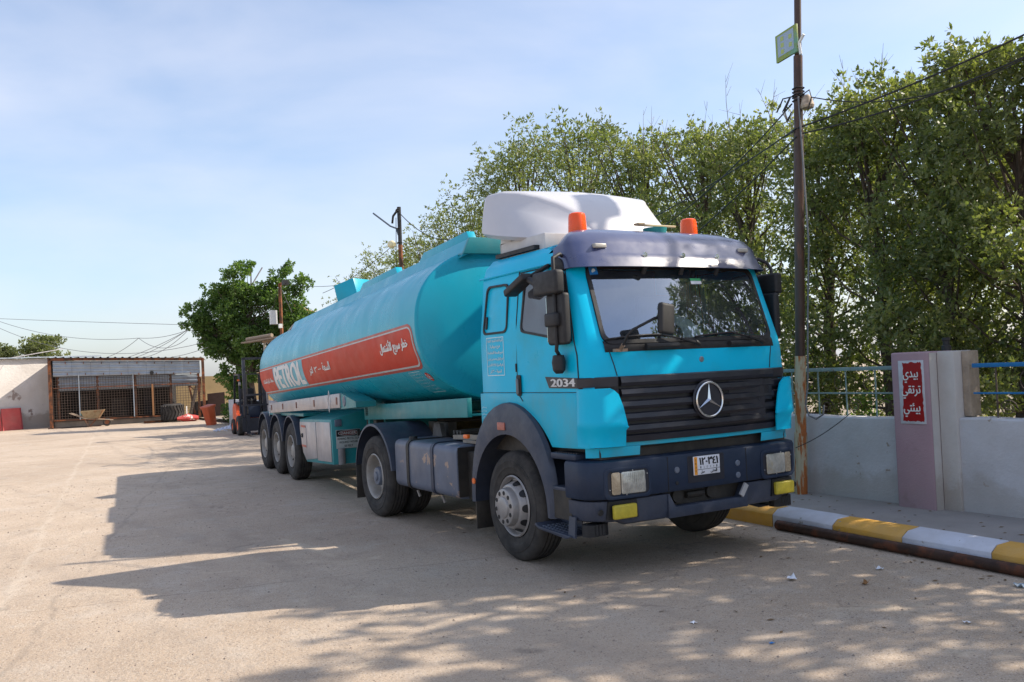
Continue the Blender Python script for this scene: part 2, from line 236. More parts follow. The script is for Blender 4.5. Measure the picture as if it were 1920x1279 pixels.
# ------------------------------------------------------------------ mesh helpers
def tag(o, label=None, cat=None, group=None, kind=None):
    if label: o['label'] = label
    if cat: o['category'] = cat
    if group: o['group'] = group
    if kind: o['kind'] = kind
    return o
def empty(name, loc=(0, 0, 0), rz=0, parent=None):
    o = bpy.data.objects.new(name, None); COL.objects.link(o); o.location = loc; o.rotation_euler = (0, 0, rz); o.empty_display_size = .2
    if parent: o.parent = parent
    return o
class MB:
    def __init__(s, T=None): s.v = []; s.f = []; s.T = T
    def add(s, vs, fs):
        b = len(s.v); s.v += [tuple(v) for v in vs]; s.f += [tuple(i + b for i in f) for f in fs]; return s
    def box(s, x0, x1, y0, y1, z0, z1, M=None):
        vs = [Vector((x, y, z)) for z in (z0, z1) for y in (y0, y1) for x in (x0, x1)]
        if M is not None: vs = [M @ v for v in vs]
        return s.add(vs, [(0, 2, 3, 1), (4, 5, 7, 6), (0, 1, 5, 4), (2, 6, 7, 3), (0, 4, 6, 2), (1, 3, 7, 5)])
    def bar(s, p, q, w, h, up=(0, 0, 1)):
        p = Vector(p); q = Vector(q); d = (q - p).normalized(); u = Vector(up)
        if abs(d.dot(u)) > .95: u = Vector((1, 0, 0))
        a = d.cross(u).normalized(); u = a.cross(d)
        vs = [c + a * sx * w / 2 + u * sy * h / 2 for c in (p, q) for sx, sy in ((-1, -1), (1, -1), (1, 1), (-1, 1))]
        return s.add(vs, [(3, 2, 1, 0), (4, 5, 6, 7), (0, 1, 5, 4), (1, 2, 6, 5), (2, 3, 7, 6), (3, 0, 4, 7)])
    def tube(s, pts, r, n=8, cap=True):
        pts = [Vector(p) for p in pts]; rs = r if isinstance(r, (list, tuple)) else [r] * len(pts); rings = []; prev = None
        for i, p in enumerate(pts):
            d = (pts[min(i + 1, len(pts) - 1)] - pts[max(i - 1, 0)])
            d = d.normalized() if d.length > 1e-9 else Vector((0, 0, 1))
            if prev is None:
                u = Vector((0, 0, 1)) if abs(d.z) < .9 else Vector((1, 0, 0)); a = d.cross(u).normalized()
            else:
                a = prev - d * prev.dot(d); a = a.normalized() if a.length > 1e-6 else d.orthogonal().normalized()
            prev = a; b = d.cross(a); rings.append([p + (a * cos(2 * pi * k / n) + b * sin(2 * pi * k / n)) * rs[i] for k in range(n)])
        vs = [v for g in rings for v in g]; fs = []
        for i in range(len(pts) - 1):
            for k in range(n):
                k2 = (k + 1) % n; fs.append((i * n + k, i * n + k2, (i + 1) * n + k2, (i + 1) * n + k))
        if cap: fs.append(tuple(range(n - 1, -1, -1))); fs.append(tuple((len(pts) - 1) * n + k for k in range(n)))
        return s.add(vs, fs)
    def prism(s, poly, fn, a, b):
        """poly 2D (closed), fn(u,v,w)->xyz, extruded w=a..b"""
        n = len(poly); vs = [fn(u, v, a) for u, v in poly] + [fn(u, v, b) for u, v in poly]
        fs = [tuple(range(n - 1, -1, -1)), tuple(range(n, 2 * n))] + [(i, (i + 1) % n, n + (i + 1) % n, n + i) for i in range(n)]
        return s.add(vs, fs)
    def grid(s, rows, closed=False, skip=None):
        nr = len(rows); nc = len(rows[0]); fs = []
        for i in range(nr - 1):
            for j in range(nc if closed else nc - 1):
                if skip and skip(i, j): continue
                j2 = (j + 1) % nc; fs.append((i * nc + j, i * nc + j2, (i + 1) * nc + j2, (i + 1) * nc + j))
        return s.add([p for r in rows for p in r], fs)
    def lathe(s, prof, c, axis='y', n=48, a0=0, a1=2 * pi, close=False):
        full = abs(a1 - a0 - 2 * pi) < 1e-6; m = n if full else n + 1; rows = []
        for k in range(m):
            a = a0 + (a1 - a0) * k / n; ca, sa = cos(a), sin(a)
            rows.append([(c[0] + r * ca, c[1] + h, c[2] + r * sa) if axis == 'y' else (c[0] + h, c[1] + r * ca, c[2] + r * sa) if axis == 'x' else (c[0] + r * ca, c[1] + r * sa, c[2] + h) for r, h in prof])
        if full: rows.append(rows[0])
        return s.grid(rows, closed=close)
    def build(s, name, m, parent=None, smooth=30, bevel=0, seg=2, weld=True, solid=0, kind=None):
        vs = [s.T(*v) for v in s.v] if s.T else s.v
        me = bpy.data.meshes.new(name); me.from_pydata([tuple(v) for v in vs], [], s.f)
        bm = bmesh.new(); bm.from_mesh(me)
        if weld: bmesh.ops.remove_doubles(bm, verts=bm.verts, dist=1e-5)
        bmesh.ops.recalc_face_normals(bm, faces=bm.faces)
        if solid: bmesh.ops.solidify(bm, geom=bm.faces[:], thickness=solid)
        if bevel:
            es = [e for e in bm.edges if len(e.link_faces) == 2 and e.calc_face_angle(0) > radians(32)]
            if es: bmesh.ops.bevel(bm, geom=es, offset=bevel, segments=seg, affect='EDGES', profile=.5, clamp_overlap=True)
        bm.to_mesh(me); bm.free()
        if smooth:
            me.polygons.foreach_set('use_smooth', [True] * len(me.polygons)); me.set_sharp_from_angle(angle=radians(smooth))
        me.materials.append(m); o = bpy.data.objects.new(name, me); COL.objects.link(o)
        if parent: o.parent = parent
        if kind: o['kind'] = kind
        return o
def rrect(x0, x1, z0, z1, r, n=5):
    out = []
    for cx, cz, a in ((x1 - r, z1 - r, 0), (x0 + r, z1 - r, pi / 2), (x0 + r, z0 + r, pi), (x1 - r, z0 + r, 3 * pi / 2)):
        for k in range(n + 1): t = a + pi / 2 * k / n; out.append((cx + r * cos(t), cz + r * sin(t)))
    return out
def rpoly(pts, r, n=4):
    out = []; m = len(pts)
    for i in range(m):
        p0 = Vector(pts[i - 1]); p = Vector(pts[i]); p1 = Vector(pts[(i + 1) % m]); a = (p0 - p).normalized(); b = (p1 - p).normalized()
        A = p + a * min(r, (p0 - p).length * .45); B = p + b * min(r, (p1 - p).length * .45)
        for k in range(n + 1):
            t = k / n; q = A * (1 - t) ** 2 + p * 2 * t * (1 - t) + B * t * t; out.append((q.x, q.y))
    return out
def ring2(poly, w):
    """inner offset of a closed 2D polygon (scaled to its centroid by w)"""
    c = Vector((sum(p[0] for p in poly), sum(p[1] for p in poly))) / len(poly); out = []
    xs = [p[0] for p in poly]; zs = [p[1] for p in poly]; W_ = max(xs) - min(xs); H_ = max(zs) - min(zs)
    for p in poly: out.append((c.x + (p[0] - c.x) * (1 - 2 * w / W_), c.y + (p[1] - c.y) * (1 - 2 * w / H_)))
    return out
def frame(mb, poly, w, fn, a, b):
    inn = ring2(poly, w); n = len(poly); rows = [[fn(u, v, a) for u, v in poly], [fn(u, v, b) for u, v in poly], [fn(u, v, b) for u, v in inn], [fn(u, v, a) for u, v in inn], [fn(u, v, a) for u, v in poly]]
    mb.grid(rows, closed=True); return inn

# ------------------------------------------------------------------ lettering
FORMS = {}; LIG = {}
for cp in range(0xFE80, 0xFEFD):
    d = unicodedata.decomposition(chr(cp)).split()
    if len(d) == 2: FORMS.setdefault(chr(int(d[1], 16)), {})[d[0][1:-1]] = chr(cp)
    elif len(d) == 3: LIG.setdefault(''.join(chr(int(x, 16)) for x in d[1:]), {})[d[0][1:-1]] = chr(cp)
def shape_ar(s):
    toks = []; i = 0
    while i < len(s):
        if s[i:i + 2] in LIG: toks.append((s[i:i + 2], LIG[s[i:i + 2]])); i += 2
        else: toks.append((s[i], FORMS.get(s[i]))); i += 1
    out = []
    for k, (c, f) in enumerate(toks):
        if not f: out.append(c); continue
        prev = k > 0 and toks[k - 1][1] and 'initial' in toks[k - 1][1]; nxt = k + 1 < len(toks) and toks[k + 1][1] and 'final' in toks[k + 1][1] and 'initial' in f
        nm = 'medial' if prev and nxt else 'final' if prev and 'final' in f else 'initial' if nxt else 'isolated'
        out.append(f.get(nm, f['isolated']))
    out.reverse(); r = ''; buf = ''
    for c in out:
        if c.isdigit(): buf = c + buf
        else: r += buf + c; buf = ''
    return r + buf
def text2d(s, bold=0):
    """flat triangulated lettering, scaled to 0..1 in both directions"""
    if any(0x600 <= ord(c) < 0x700 for c in s): s = shape_ar(s)
    c = bpy.data.curves.new('lettering', 'FONT'); c.body = s; c.resolution_u = 3; c.offset = 0
    o = bpy.data.objects.new('lettering', c); COL.objects.link(o); dg = bpy.context.evaluated_depsgraph_get(); dg.update()
    me = bpy.data.meshes.new_from_object(o.evaluated_get(dg)); V = [(v.co.x, v.co.y) for v in me.vertices]; F = [tuple(p.vertices) for p in me.polygons]
    bpy.data.objects.remove(o); bpy.data.curves.remove(c); bpy.data.meshes.remove(me)
    xs = [v[0] for v in V]; ys = [v[1] for v in V]; x0, x1, y0, y1 = min(xs), max(xs), min(ys), max(ys)
    V = [((a - x0) / (x1 - x0), (b - y0) / (y1 - y0)) for a, b in V]; asp = (x1 - x0) / (y1 - y0)
    if bold:
        n = len(V); VV = []; FF = []
        for k, (dx, dy) in enumerate(((0, 0), (bold / asp, 0), (-bold / asp, 0), (0, bold * .6))):
            VV += [(a + dx, b + dy) for a, b in V]; FF += [tuple(i + k * n for i in f) for f in F]
        V, F = VV, FF
    return V, F
def put_text(name, s, fn, m, parent, box=(0, 1, 0, 1), bold=0, cuts=0):
    V, F = text2d(s, bold); x0, x1, z0, z1 = box; nb = 4 if bold else 1; per = len(V) // nb
    bm = bmesh.new(); vs = [bm.verts.new((x0 + a * (x1 - x0), z0 + b * (z1 - z0), (i // per) * .0003)) for i, (a, b) in enumerate(V)]
    for f in F:
        try: bm.faces.new([vs[i] for i in f])
        except ValueError: pass
    for k in range(cuts):
        z = z0 + (z1 - z0) * (k + 1) / (cuts + 1); bmesh.ops.bisect_plane(bm, geom=bm.verts[:] + bm.edges[:] + bm.faces[:], plane_co=(0, z, 0), plane_no=(0, 1, 0))
    for v in bm.verts: v.co = fn(v.co.x, v.co.y, v.co.z)
    me = bpy.data.meshes.new(name); bm.to_mesh(me); bm.free(); me.materials.append(m); o = bpy.data.objects.new(name, me); COL.objects.link(o); o.parent = parent; return o

# ------------------------------------------------------------------ the yard, kerb, pavement and wall
b = MB(); b.grid([[(x, y, 0) for x in (-400, -60, -30, -10, 0, 15, 60, 400)] for y in (-400, -60, -10, 0, 1.9, 60, 400)])
g = b.build("ground", ground_mat(), smooth=0); tag(g, "worn sandy concrete yard", kind='structure')
PZ = .135
b = MB(); b.grid([[(x, 1.98 - .05 * x, PZ), (x, 3.7, PZ)] for x in (-40, -10, 0, 14)]); pv = b.build("pavement", PAVE, smooth=0); tag(pv, kind='structure')
b = MB(); rows = []
for i in range(60):
    rows.append([(-50 + i * 1.3, 3.55 + j * 1.6, .10 + (.10 * random.random() if j else 0)) for j in range(14)])
b.grid(rows); so_ = b.build("soil_ground", SOIL); tag(so_, kind='structure')
kerb = empty("kerb"); tag(kerb, kind='structure')
joints = [-1.0 - .87 * k for k in range(30, 0, -1)] + [-1.0, -.15, .68, 1.57, 2.44, 3.3, 4.2, 5.1]
prof = [(1.72, 0), (1.715, .135), (1.80, .188), (1.99, .196), (2.0, 0)]
for i in range(len(joints) - 1):
    a, c = joints[i] + .004, joints[i + 1] - .004; b = MB(); rows = []
    nseg = 4
    for k in range(nseg + 1):
        x = a + (c - a) * k / nseg; rows.append([(x, y - .05 * x + random.uniform(-.004, .004), z + (random.uniform(-.004, .004) if z else 0)) for y, z in prof])
    b.grid(rows); b.f += [tuple(range(5)), tuple(range(nseg * 5 + 4, nseg * 5 - 1, -1))]
    b.build("kerb_block", KW if (i - 30) % 2 == 0 else KY, kerb, smooth=35, bevel=.006, seg=1)
b = MB(); b.tube([(-.86 + k * .5, 1.655 - .058 * (k * .5 - .86), .052) for k in range(12)], .050, 16)
o = b.build("steel_pipe", RUSTD); tag(o, "long rusty brown steel pipe lying along the foot of the painted kerb", "pipe")
# perimeter wall, left stretch / pier / right stretch
def wallmesh(name, x0, x1, y0, y1, z0, z1, m, parent, jag=.012, nx=None):
    nx = nx or max(2, int((x1 - x0) / .25)); rows = []
    for i in range(nx + 1):
        x = x0 + (x1 - x0) * i / nx; j = random.uniform(-jag, jag)
        rows.append([(x, y0, z0), (x, y0 + random.uniform(-.003, .003), (z0 + z1) / 2), (x, y0, z1 + j - .02), (x, y0 + .02, z1 + j), (x, y1, z1 + j), (x, y1, z0)])
    b = MB(); b.grid(rows); b.f += [(5, 4, 3, 2, 1, 0), tuple(nx * 6 + k for k in range(6))]; return b.build(name, m, parent, smooth=40)
w = wallmesh("perimeter_wall", -34, -.42, 3.27, 3.47, 0, 1.10, WALLM, None); tag(w, "low whitewashed wall left of the pink pillar, behind the truck's front", "wall")
w = wallmesh("perimeter_wall", .262, 9, 3.27, 3.47, 0, 1.125, WALLM, None); tag(w, "low whitewashed wall right of the pink pillar, under the blue railing", "wall")
pil = empty("gate_pillar", (0, 3.2, 0)); tag(pil, "pink and cream plastered pillar carrying a red Arabic sign", "pillar")
def W0(o, par): o.location = -Vector(par.location); return o
b = MB(); b.box(-.415, .055, 3.11, 3.55, 0, 1.835); W0(b.build("pillar_face", PINK, pil, bevel=.02, seg=3), pil)
b = MB(); b.box(.058, .26, 3.235, 3.56, 0, 1.83); W0(b.build("pillar_pier", WALLC, pil, bevel=.015, seg=2), pil)
b = MB(); b.box(.262, .345, 3.36, 3.54, 1.13, 1.825); W0(b.build("broken_edge", mat("bare_brown_brick", (.36, .29, .22), .9, 0, .2, 8, bump=.02, bscale=14), pil, bevel=.01), pil)
# skim of cream plaster running 4 cm round the front corner
b = MB(); b.box(.057, .0605, 3.115, 3.234, 0, 1.82); W0(b.build("plaster_skim", WALLC, pil), pil)
b = MB(); b.lathe([(0, 0), (.05, 0), (.05, .05), (.035, .06), (.035, .10), (.042, .11), (.042, .14), (0, .14)], (.10, 3.36, 1.836), 'z', 16)
o = b.build("lamp_socket", BLKR); tag(o, "short black lamp base standing on top of the pink pillar", "lamp base")
# the red sign
sg = empty("red_sign", (-.15, 3.105, 1.4)); tag(sg, "red and white sign with Arabic words on the pink pillar", "sign")
sx0, sx1, sz0, sz1 = -.315, -.005, 1.055, 1.745
b = MB(); b.box(sx0, sx1, 3.098, 3.109, sz0, sz1); W0(b.build("sign_board", mat("sign_board_white", (.55, .56, .6), .6, 0, .1, 12, dust=.3), sg, bevel=.003), sg)
random.seed(3); rr = []
for (ax_, az, bx, bz, n_) in ((sx0 + .035, sz0 + .03, sx1 - .02, sz0 + .03, 12), (sx1 - .02, sz0 + .03, sx1 - .028, sz1 - .02, 22), (sx1 - .028, sz1 - .02, sx0 + .06, sz1 - .025, 12), (sx0 + .06, sz1 - .025, sx0 + .035, sz0 + .03, 22)):
    for k in range(n_): t = k / n_; rr.append((ax_ + (bx - ax_) * t + random.uniform(-.007, .007), az + (bz - az) * t + random.uniform(-.007, .007)))
b = MB(); b.add([(x, 3.0965, z) for x, z in rr] + [(-.16, 3.0965, 1.4)], [(i, (i + 1) % len(rr), len(rr)) for i in range(len(rr))])
W0(b.build("red_panel", mat("sign_deep_red", (.33, .008, .008), .4, 0, .12, 6), sg, smooth=0, weld=False), sg)
for s_, zc, hw, hh in (("بيدي", 1.565, .092, .062), ("ترتقي", 1.40, .115, .07), ("بيئتي", 1.205, .10, .075)):
    W0(put_text("sign_lettering", s_, lambda x, z, k: (x, 3.0945 - k, z), WHT, sg, (-.165 - hw, -.165 + hw, zc - hh, zc + hh), bold=.03), sg)
# railings with scrolls
def railing(name, label, x0, x1, m, ztop):
    r = empty(name, ((x0 + x1) / 2, 3.37, 1.1)); tag(r, label, "railing")
    b = MB(); b.box(x0, x1, 3.355, 3.39, ztop - .022, ztop + .022); W0(b.build("top_rail", m, r, bevel=.004), r)
    b = MB(); b.box(x0, x1, 3.36, 3.385, ztop - .30, ztop - .28); W0(b.build("mid_rail", m, r, bevel=.003), r)
    n = int((x1 - x0) / .42)
    for i in range(n):
        x = x0 + .25 + i * .42
        b = MB(); b.box(x - .007, x + .007, 3.364, 3.378, 1.09, ztop - .02); W0(b.build("baluster", IRON if m is RAILB else m, r, smooth=0), r)
        b = MB(); pts = []
        for k in range(22): t = k / 21; a = t * 3.6 * pi; rad = .10 * (1 - t * .8); pts.append((x + .11 + rad * cos(a), 3.371, ztop - .44 + rad * sin(a) * .9))
        b.tube(pts, .005, 5); pts = [(x + .3 + .05 * cos(a / 6 * pi), 3.371, ztop - .16 + .09 * sin(a / 6 * pi)) for a in range(0, 13)]; b.tube(pts, .004, 5); W0(b.build("iron_scroll", IRON, r, kind='stuff'), r)
    return r
railing("railing", "faded pale green railing on the wall left of the pink pillar", -12, -.42, RAILG, 1.665)
railing("railing", "bright blue railing on the wall right of the pink pillar", .378, 6, RAILB, 1.665)

# ------------------------------------------------------------------ poles and cables
def lerp(a, c, t): return Vector(a) * (1 - t) + Vector(c) * t
PB, PT = Vector((-1.81, 3.12, .13)), Vector((-1.40, 3.12, 7.2))
def pole_at(z): t = (z - PB.z) / (PT.z - PB.z); return lerp(PB, PT, t)
pole = empty("utility_pole", PB); tag(pole, "tall brown steel pole standing by the wall beside the truck's bumper", "pole")
b = MB(); b.tube([PB, pole_at(.9)], .077, 16); b.tube([pole_at(.9), pole_at(1.85)], .068, 16); W0(b.build("pole_base", POLEB, pole), pole)
b = MB(); b.tube([pole_at(1.851), pole_at(4.6)], .060, 16); W0(b.build("lower_shaft", POLE, pole), pole)
b = MB(); b.tube([pole_at(4.601), pole_at(5.52)], .054, 16); b.tube([pole_at(5.53), pole_at(7.2)], .042, 14); W0(b.build("upper_shaft", POLE, pole), pole)
b = MB()
for k in range(5): q = pole_at(4.98 + k * .035); b.lathe([(.066, -.008), (.078, 0), (.066, .008)], (q.x, q.y, q.z + random.uniform(-.01, .01)), 'z', 14)
q = pole_at(5.05)
for k in range(3): b.tube([(q.x - .08 - .01 * k, q.y - .05, q.z - .02), (q.x - .16 - .02 * k, q.y - .07, q.z - .16), (q.x - .12, q.y - .08, q.z - .28 - .02 * k), (q.x - .05, q.y - .07, q.z - .2)], .006, 6)
W0(b.build("cable_binding", BLKR, pole), pole)
b = MB(); b.lathe([(0, 0), (.075, 0), (.085, .03), (.06, .12), (.03, .16), (0, .16)], (q.x + .13, q.y, q.z - .2), 'z', 12); W0(b.build("insulator", mat("cracked_insulator", (.38, .30, .22), .7, 0, .4, 20), pole), pole)
b = MB(); b.tube([(q.x - .05, q.y, q.z), (q.x - .2, q.y - .05, q.z + .0), (q.x - .31, q.y - .05, q.z - .14)], .009, 6); b.tube([(q.x + .05, q.y, q.z - .02), (q.x + .2, q.y - .03, q.z - .0), (q.x + .24, q.y - .05, q.z - .1), (q.x + .17, q.y - .05, q.z - .26)], .007, 6)
b.tube([(q.x - .22, q.y - .03, q.z - .46), (q.x - .03, q.y - .08, q.z - .45)], .011, 6); W0(b.build("loose_cable_end", CABLE, pole), pole)
# signboard on the pole
sb = empty("signboard", (-1.6, 3.05, 5.7)); tag(sb, "square green and pale blue signboard high on the brown pole", "signboard")
c0 = Vector((-1.42, 3.03, 5.71)); dx = Vector((-.835, .20, 0)).normalized()
def sbp(u, v, w_): n_ = Vector((dx.y, -dx.x, 0)); n_ = n_ if n_.dot(CAMPOS - c0) > 0 else -n_; return tuple(c0 + dx * u + Vector((0, 0, v)) + n_ * w_)
b = MB(); b.prism([(0, -.17), (.44, -.17), (.44, .17), (0, .17)], sbp, -.02, .01); W0(b.build("sign_frame", GRN, sb, bevel=.003), sb)
b = MB(); b.prism([(.05, -.115), (.39, -.115), (.39, .14), (.05, .14)], sbp, .01, .013); W0(b.build("sign_panel", SGN, sb, smooth=0), sb)
for (u, v) in ((.29, .09), (.29, .01), (.29, -.07), (.12, .06), (.12, -.04)):
    b = MB(); b.prism([(u - .03, v - .03), (u + .035, v - .025), (u + .03, v + .03), (u - .035, v + .02)], sbp, .0135, .0145); W0(b.build("faded_mark", mat("faded_yellow_ink", (.36, .42, .12), .5), sb, smooth=0), sb)
b = MB(); b.tube([(-1.40, 3.06, 5.5), (-1.41, 3.05, 5.64), (-1.33, 3.05, 5.72)], .018, 8); W0(b.build("bracket", WHT, sb), sb)
Qa = lambda u, v, D: tuple(CAMPOS + (CF + CR * ((u - 960) / 1680.33) - CU * ((v - 666.7) / 1680.33)) * D)
def sag(p, q_, s_, n=18): return [lerp(p, q_, k / n) - Vector((0, 0, s_ * 4 * (k / n) * (1 - k / n))) for k in range(n + 1)]
def cable(label, pts, r=.009, m=None, cat="cable", group=None):
    b = MB(); b.tube(pts, r, 6); o = b.build("overhead_cable", m or CABLE); tag(o, label, cat, group); return o
LP = Vector((2.6, 6.2, 8.2))
cable("black cable rising from the brown pole to the top right, uppermost of three", sag((q.x + .02, q.y - .06, q.z - .42), Qa(1990, 32, 9.4), .05), .011)
cable("black cable rising from the brown pole to the right, thickest of three", sag((q.x + .05, q.y - .06, q.z - .50), Qa(1990, 74, 9.4), .10), .010)
cable("thin black cable leaving the brown pole to the right, nearly level at first", sag((q.x + .06, q.y - .05, q.z - .02), Qa(1990, 70, 9.4), .32), .007)
cable("black cable falling from the brown pole's binding leftwards across the trees", sag((q.x - .06, q.y - .05, q.z - .1), (-7.5, 4.6, 3.9), .25), .009)
cable("black cable running from the brown pole's hook leftwards over the hedge", sag((q.x, q.y - .07, q.z - .42), (-9.5, 4.8, 4.2), .2), .009)
cable("lowest black cable running from the brown pole leftwards behind the cab", sag((q.x, q.y - .07, q.z - .52), (-6.5, 4.2, 3.2), .1), .009)
cable("pale cable hanging down beside the brown pole into a loop above the wall", [(q.x + .07, q.y - .08, q.z - .05), (q.x + .11, q.y - .1, q.z - .9), (q.x + .06, 3.1, 3.2), (q.x + .0, 3.08, 2.3), (-1.56, 3.06, 1.5), (-1.6, 3.05, 1.25), (-1.55, 3.04, 1.12), (-1.44, 3.04, 1.08), (-1.33, 3.04, 1.14), (-1.32, 3.05, 1.25)], .011, WIRE)
cable("thin wire strung from the white wall to the foot of the brown pole", sag((-1.05, 3.2, 1.16), (-1.75, 3.0, .72), .04), .005)

# ------------------------------------------------------------------ trees
def leaves(centers, radii, count, ln, wd, rng, flat=.0):
    cnt = rng.multinomial(count, radii ** 2 / np.sum(radii ** 2)); cid = np.repeat(np.arange(len(centers)), cnt); n = len(cid)
    d = rng.normal(size=(n, 3)); d /= np.linalg.norm(d, axis=1)[:, None]; rad = radii[cid] * rng.random(n) ** .42
    P = centers[cid] + d * rad[:, None] * np.array([1, 1, .78])
    k_ = 6; tuft = (np.arange(n) // k_) * k_; P = P[tuft]; d = d[tuft]          # leaves sit in tufts of six round a twig tip
    a = rng.normal(size=(n, 3)) * .85 + d * .7; a[:, 2] += .25; a /= np.linalg.norm(a, axis=1)[:, None]; P = P + a * ln * .55 + rng.normal(size=(n, 3)) * ln * .18
    t = rng.normal(size=(n, 3)); s_ = np.cross(a, t); s_ /= np.linalg.norm(s_, axis=1)[:, None] + 1e-9; up = np.cross(s_, a)
    L = ln * rng.uniform(.6, 1.25, n)[:, None]; Wd = wd * rng.uniform(.7, 1.2, n)[:, None]
    V = np.stack([P - a * L / 2, P + s_ * Wd / 2 + up * Wd * .12, P + a * L / 2, P - s_ * Wd / 2 + up * Wd * .12], 1).reshape(-1, 3)
    return V
def leafobj(name, V, m, parent):
    n = len(V) // 4; me = bpy.data.meshes.new(name); me.vertices.add(n * 4); me.vertices.foreach_set('co', V.astype(np.float32).ravel()); me.loops.add(n * 4); me.loops.foreach_set('vertex_index', np.arange(n * 4, dtype=np.int32)); me.polygons.add(n)
    me.polygons.foreach_set('loop_start', np.arange(0, n * 4, 4, dtype=np.int32)); me.polygons.foreach_set('loop_total', np.full(n, 4, dtype=np.int32)); me.update(); me.validate()
    me.materials.append(m); o = bpy.data.objects.new(name, me); COL.objects.link(o); o.parent = parent; return o
def tree(name, label, x, y, h, w, seed, nleaf, m=None, z0=1.0, ln=.115, wd=.045, group=None, zbase=.12, lean=(0, 0), clumps=26, twigs=0, cat="tree", shells=None):
    rng = np.random.default_rng(seed); random.seed(seed); root = empty(name, (x, y, zbase)); tag(root, label, cat, group)
    H = h - zbase; lx, ly = lean; b = MB()
    top = Vector((lx, ly, H * .78)); spine = [Vector((0, 0, -.1))]; nk = 6
    for k in range(1, nk + 1): t = k / nk; spine.append(Vector((lx * t + rng.normal() * .07 * H / 6, ly * t + rng.normal() * .07 * H / 6, H * .78 * t)))
    r0 = .035 * H ** .75; b.tube(spine, [r0 * (1.15 - .95 * k / nk) for k in range(nk + 1)], 9)
    cen = []; rad = []
    if shells is None:
        for i in range(clumps):
            t = (i + rng.random()) / clumps; z = z0 + (H - z0) * t; prof = (sin(min(1, (t * .72 + .24)) * pi) ** .5) if t < .92 else .5
            a = rng.random() * 2 * pi; rr_ = w * prof * rng.uniform(.25, 1.0); cr = rng.uniform(.5, 1.0) * w * .52
            cen.append((lx * t + cos(a) * rr_, ly * t + sin(a) * rr_, min(z, H - cr * .7))); rad.append(cr)
        for i in range(clumps // 3):
            t = rng.uniform(.75, 1); a = rng.random() * 2 * pi; rr_ = w * .8 * rng.random(); cen.append((lx + cos(a) * rr_, ly + sin(a) * rr_, H * rng.uniform(.86, 1.0))); rad.append(w * rng.uniform(.14, .25))
    else:
        for c in shells: cen.append(c[:3]); rad.append(c[3])
    cen = np.array(cen); rad = np.array(rad)
    for i in range(len(cen)):
        c = Vector(cen[i]); t = max(.12, min(.95, c.z / (H * .78) * .72)); k = t * nk; j = min(int(k), nk - 1); s0 = spine[j].lerp(spine[j + 1], k - j)
        mid = s0.lerp(c, .55) + Vector((0, 0, -.12 * (c - s0).length)); b.tube([s0, mid, c], [r0 * .22 * (1.1 - t * .6), r0 * .13, r0 * .05], 5)
    b.build("trunk", BARK, root)
    # extra leafy twigs poking out of the crown's outline
    tc_ = []; tr_ = []
    for i in range(clumps):
        j = rng.integers(len(cen)); d = rng.normal(size=3); d[2] = abs(d[2]) * .9; d /= np.linalg.norm(d); tc_.append(cen[j] + d * rad[j] * rng.uniform(.95, 1.3)); tr_.append(rad[j] * rng.uniform(.14, .28))
    V = leaves(np.vstack([cen, np.array(tc_)]), np.concatenate([rad, np.array(tr_)]), nleaf, ln, wd, rng); leafobj("crown", V, m or LEAF, root)
    if twigs:
        b = MB()
        for i in range(twigs):
            j = rng.integers(len(cen)); c = Vector(cen[j]); c.z = H * rng.uniform(.8, .95); e = c + Vector((rng.normal() * .15, rng.normal() * .15, rng.uniform(.5, 1.1)))
            b.tube([c, c.lerp(e, .5) + Vector((rng.normal() * .03, 0, 0)), e], [.008, .006, .002], 4)
            for q_ in range(4): s_ = c.lerp(e, rng.uniform(.3, .9)); b.tube([s_, s_ + Vector((rng.normal() * .12, rng.normal() * .12, rng.uniform(.1, .3)))], [.004, .0015], 4)
        b.build("bare_twig", mat("bare_twig_bark", (.22, .16, .14), .9), root, kind='stuff')
    return root
GH = "trees in the row behind the whitewashed wall"
#        x,    y,   h,   w   seed leaves z0 label
TR = [(-27.5, 7.2, 5.9, 1.7, 1, 7000, "smallest hedge tree at the far end, seen just above the tank"),
      (-24.6, 7.4, 6.4, 1.7, 2, 8000, "hedge tree behind the far short pole above the tank"),
      (-21.2, 7.3, 6.5, 1.9, 3, 9000, "rounded hedge tree right of the short pole above the tank"),
      (-18.2, 7.5, 7.1, 1.9, 4, 10000, "hedge tree left of the white roof fairing, behind the tank's front"),
      (-15.4, 7.4, 8.3, 1.9, 5, 14000, "tall hedge tree with ragged top above the fairing's rear end"),
      (-12.4, 7.3, 8.0, 1.8, 6, 15000, "tall hedge tree directly above the middle of the white fairing"),
      (-9.9, 7.2, 6.9, 1.7, 7, 15000, "lower hedge tree above the nose of the white fairing"),
      (-7.9, 7.2, 6.6, 1.6, 8, 16000, "hedge tree with yellowish leaves above the right beacon"),
      (-6.2, 7.0, 6.3, 1.5, 9, 17000, "hedge tree with bare twigs just left of the brown pole"),
      (-4.4, 6.9, 5.9, 1.5, 10, 19000, "dark green hedge tree with bare twigs just right of the brown pole"),
      (-3.1, 6.6, 5.9, 1.35, 11, 19000, "dark hedge tree with forked trunk left of the pink pillar"),
      (-1.9, 6.4, 5.9, 1.3, 12, 20000, "hedge tree with straight dark trunk above the pink pillar"),
      (-.7, 6.1, 5.9, 1.3, 13, 20000, "tall hedge tree at the right edge above the blue railing"),
      (1.25, 5.9, 6.9, 1.25, 14, 17000, "tallest hedge tree, cut by the right edge of the photo"),
      (2.7, 6.0, 7.9, 1.7, 15, 26000, "hedge tree standing out of frame right of the blue railing")]
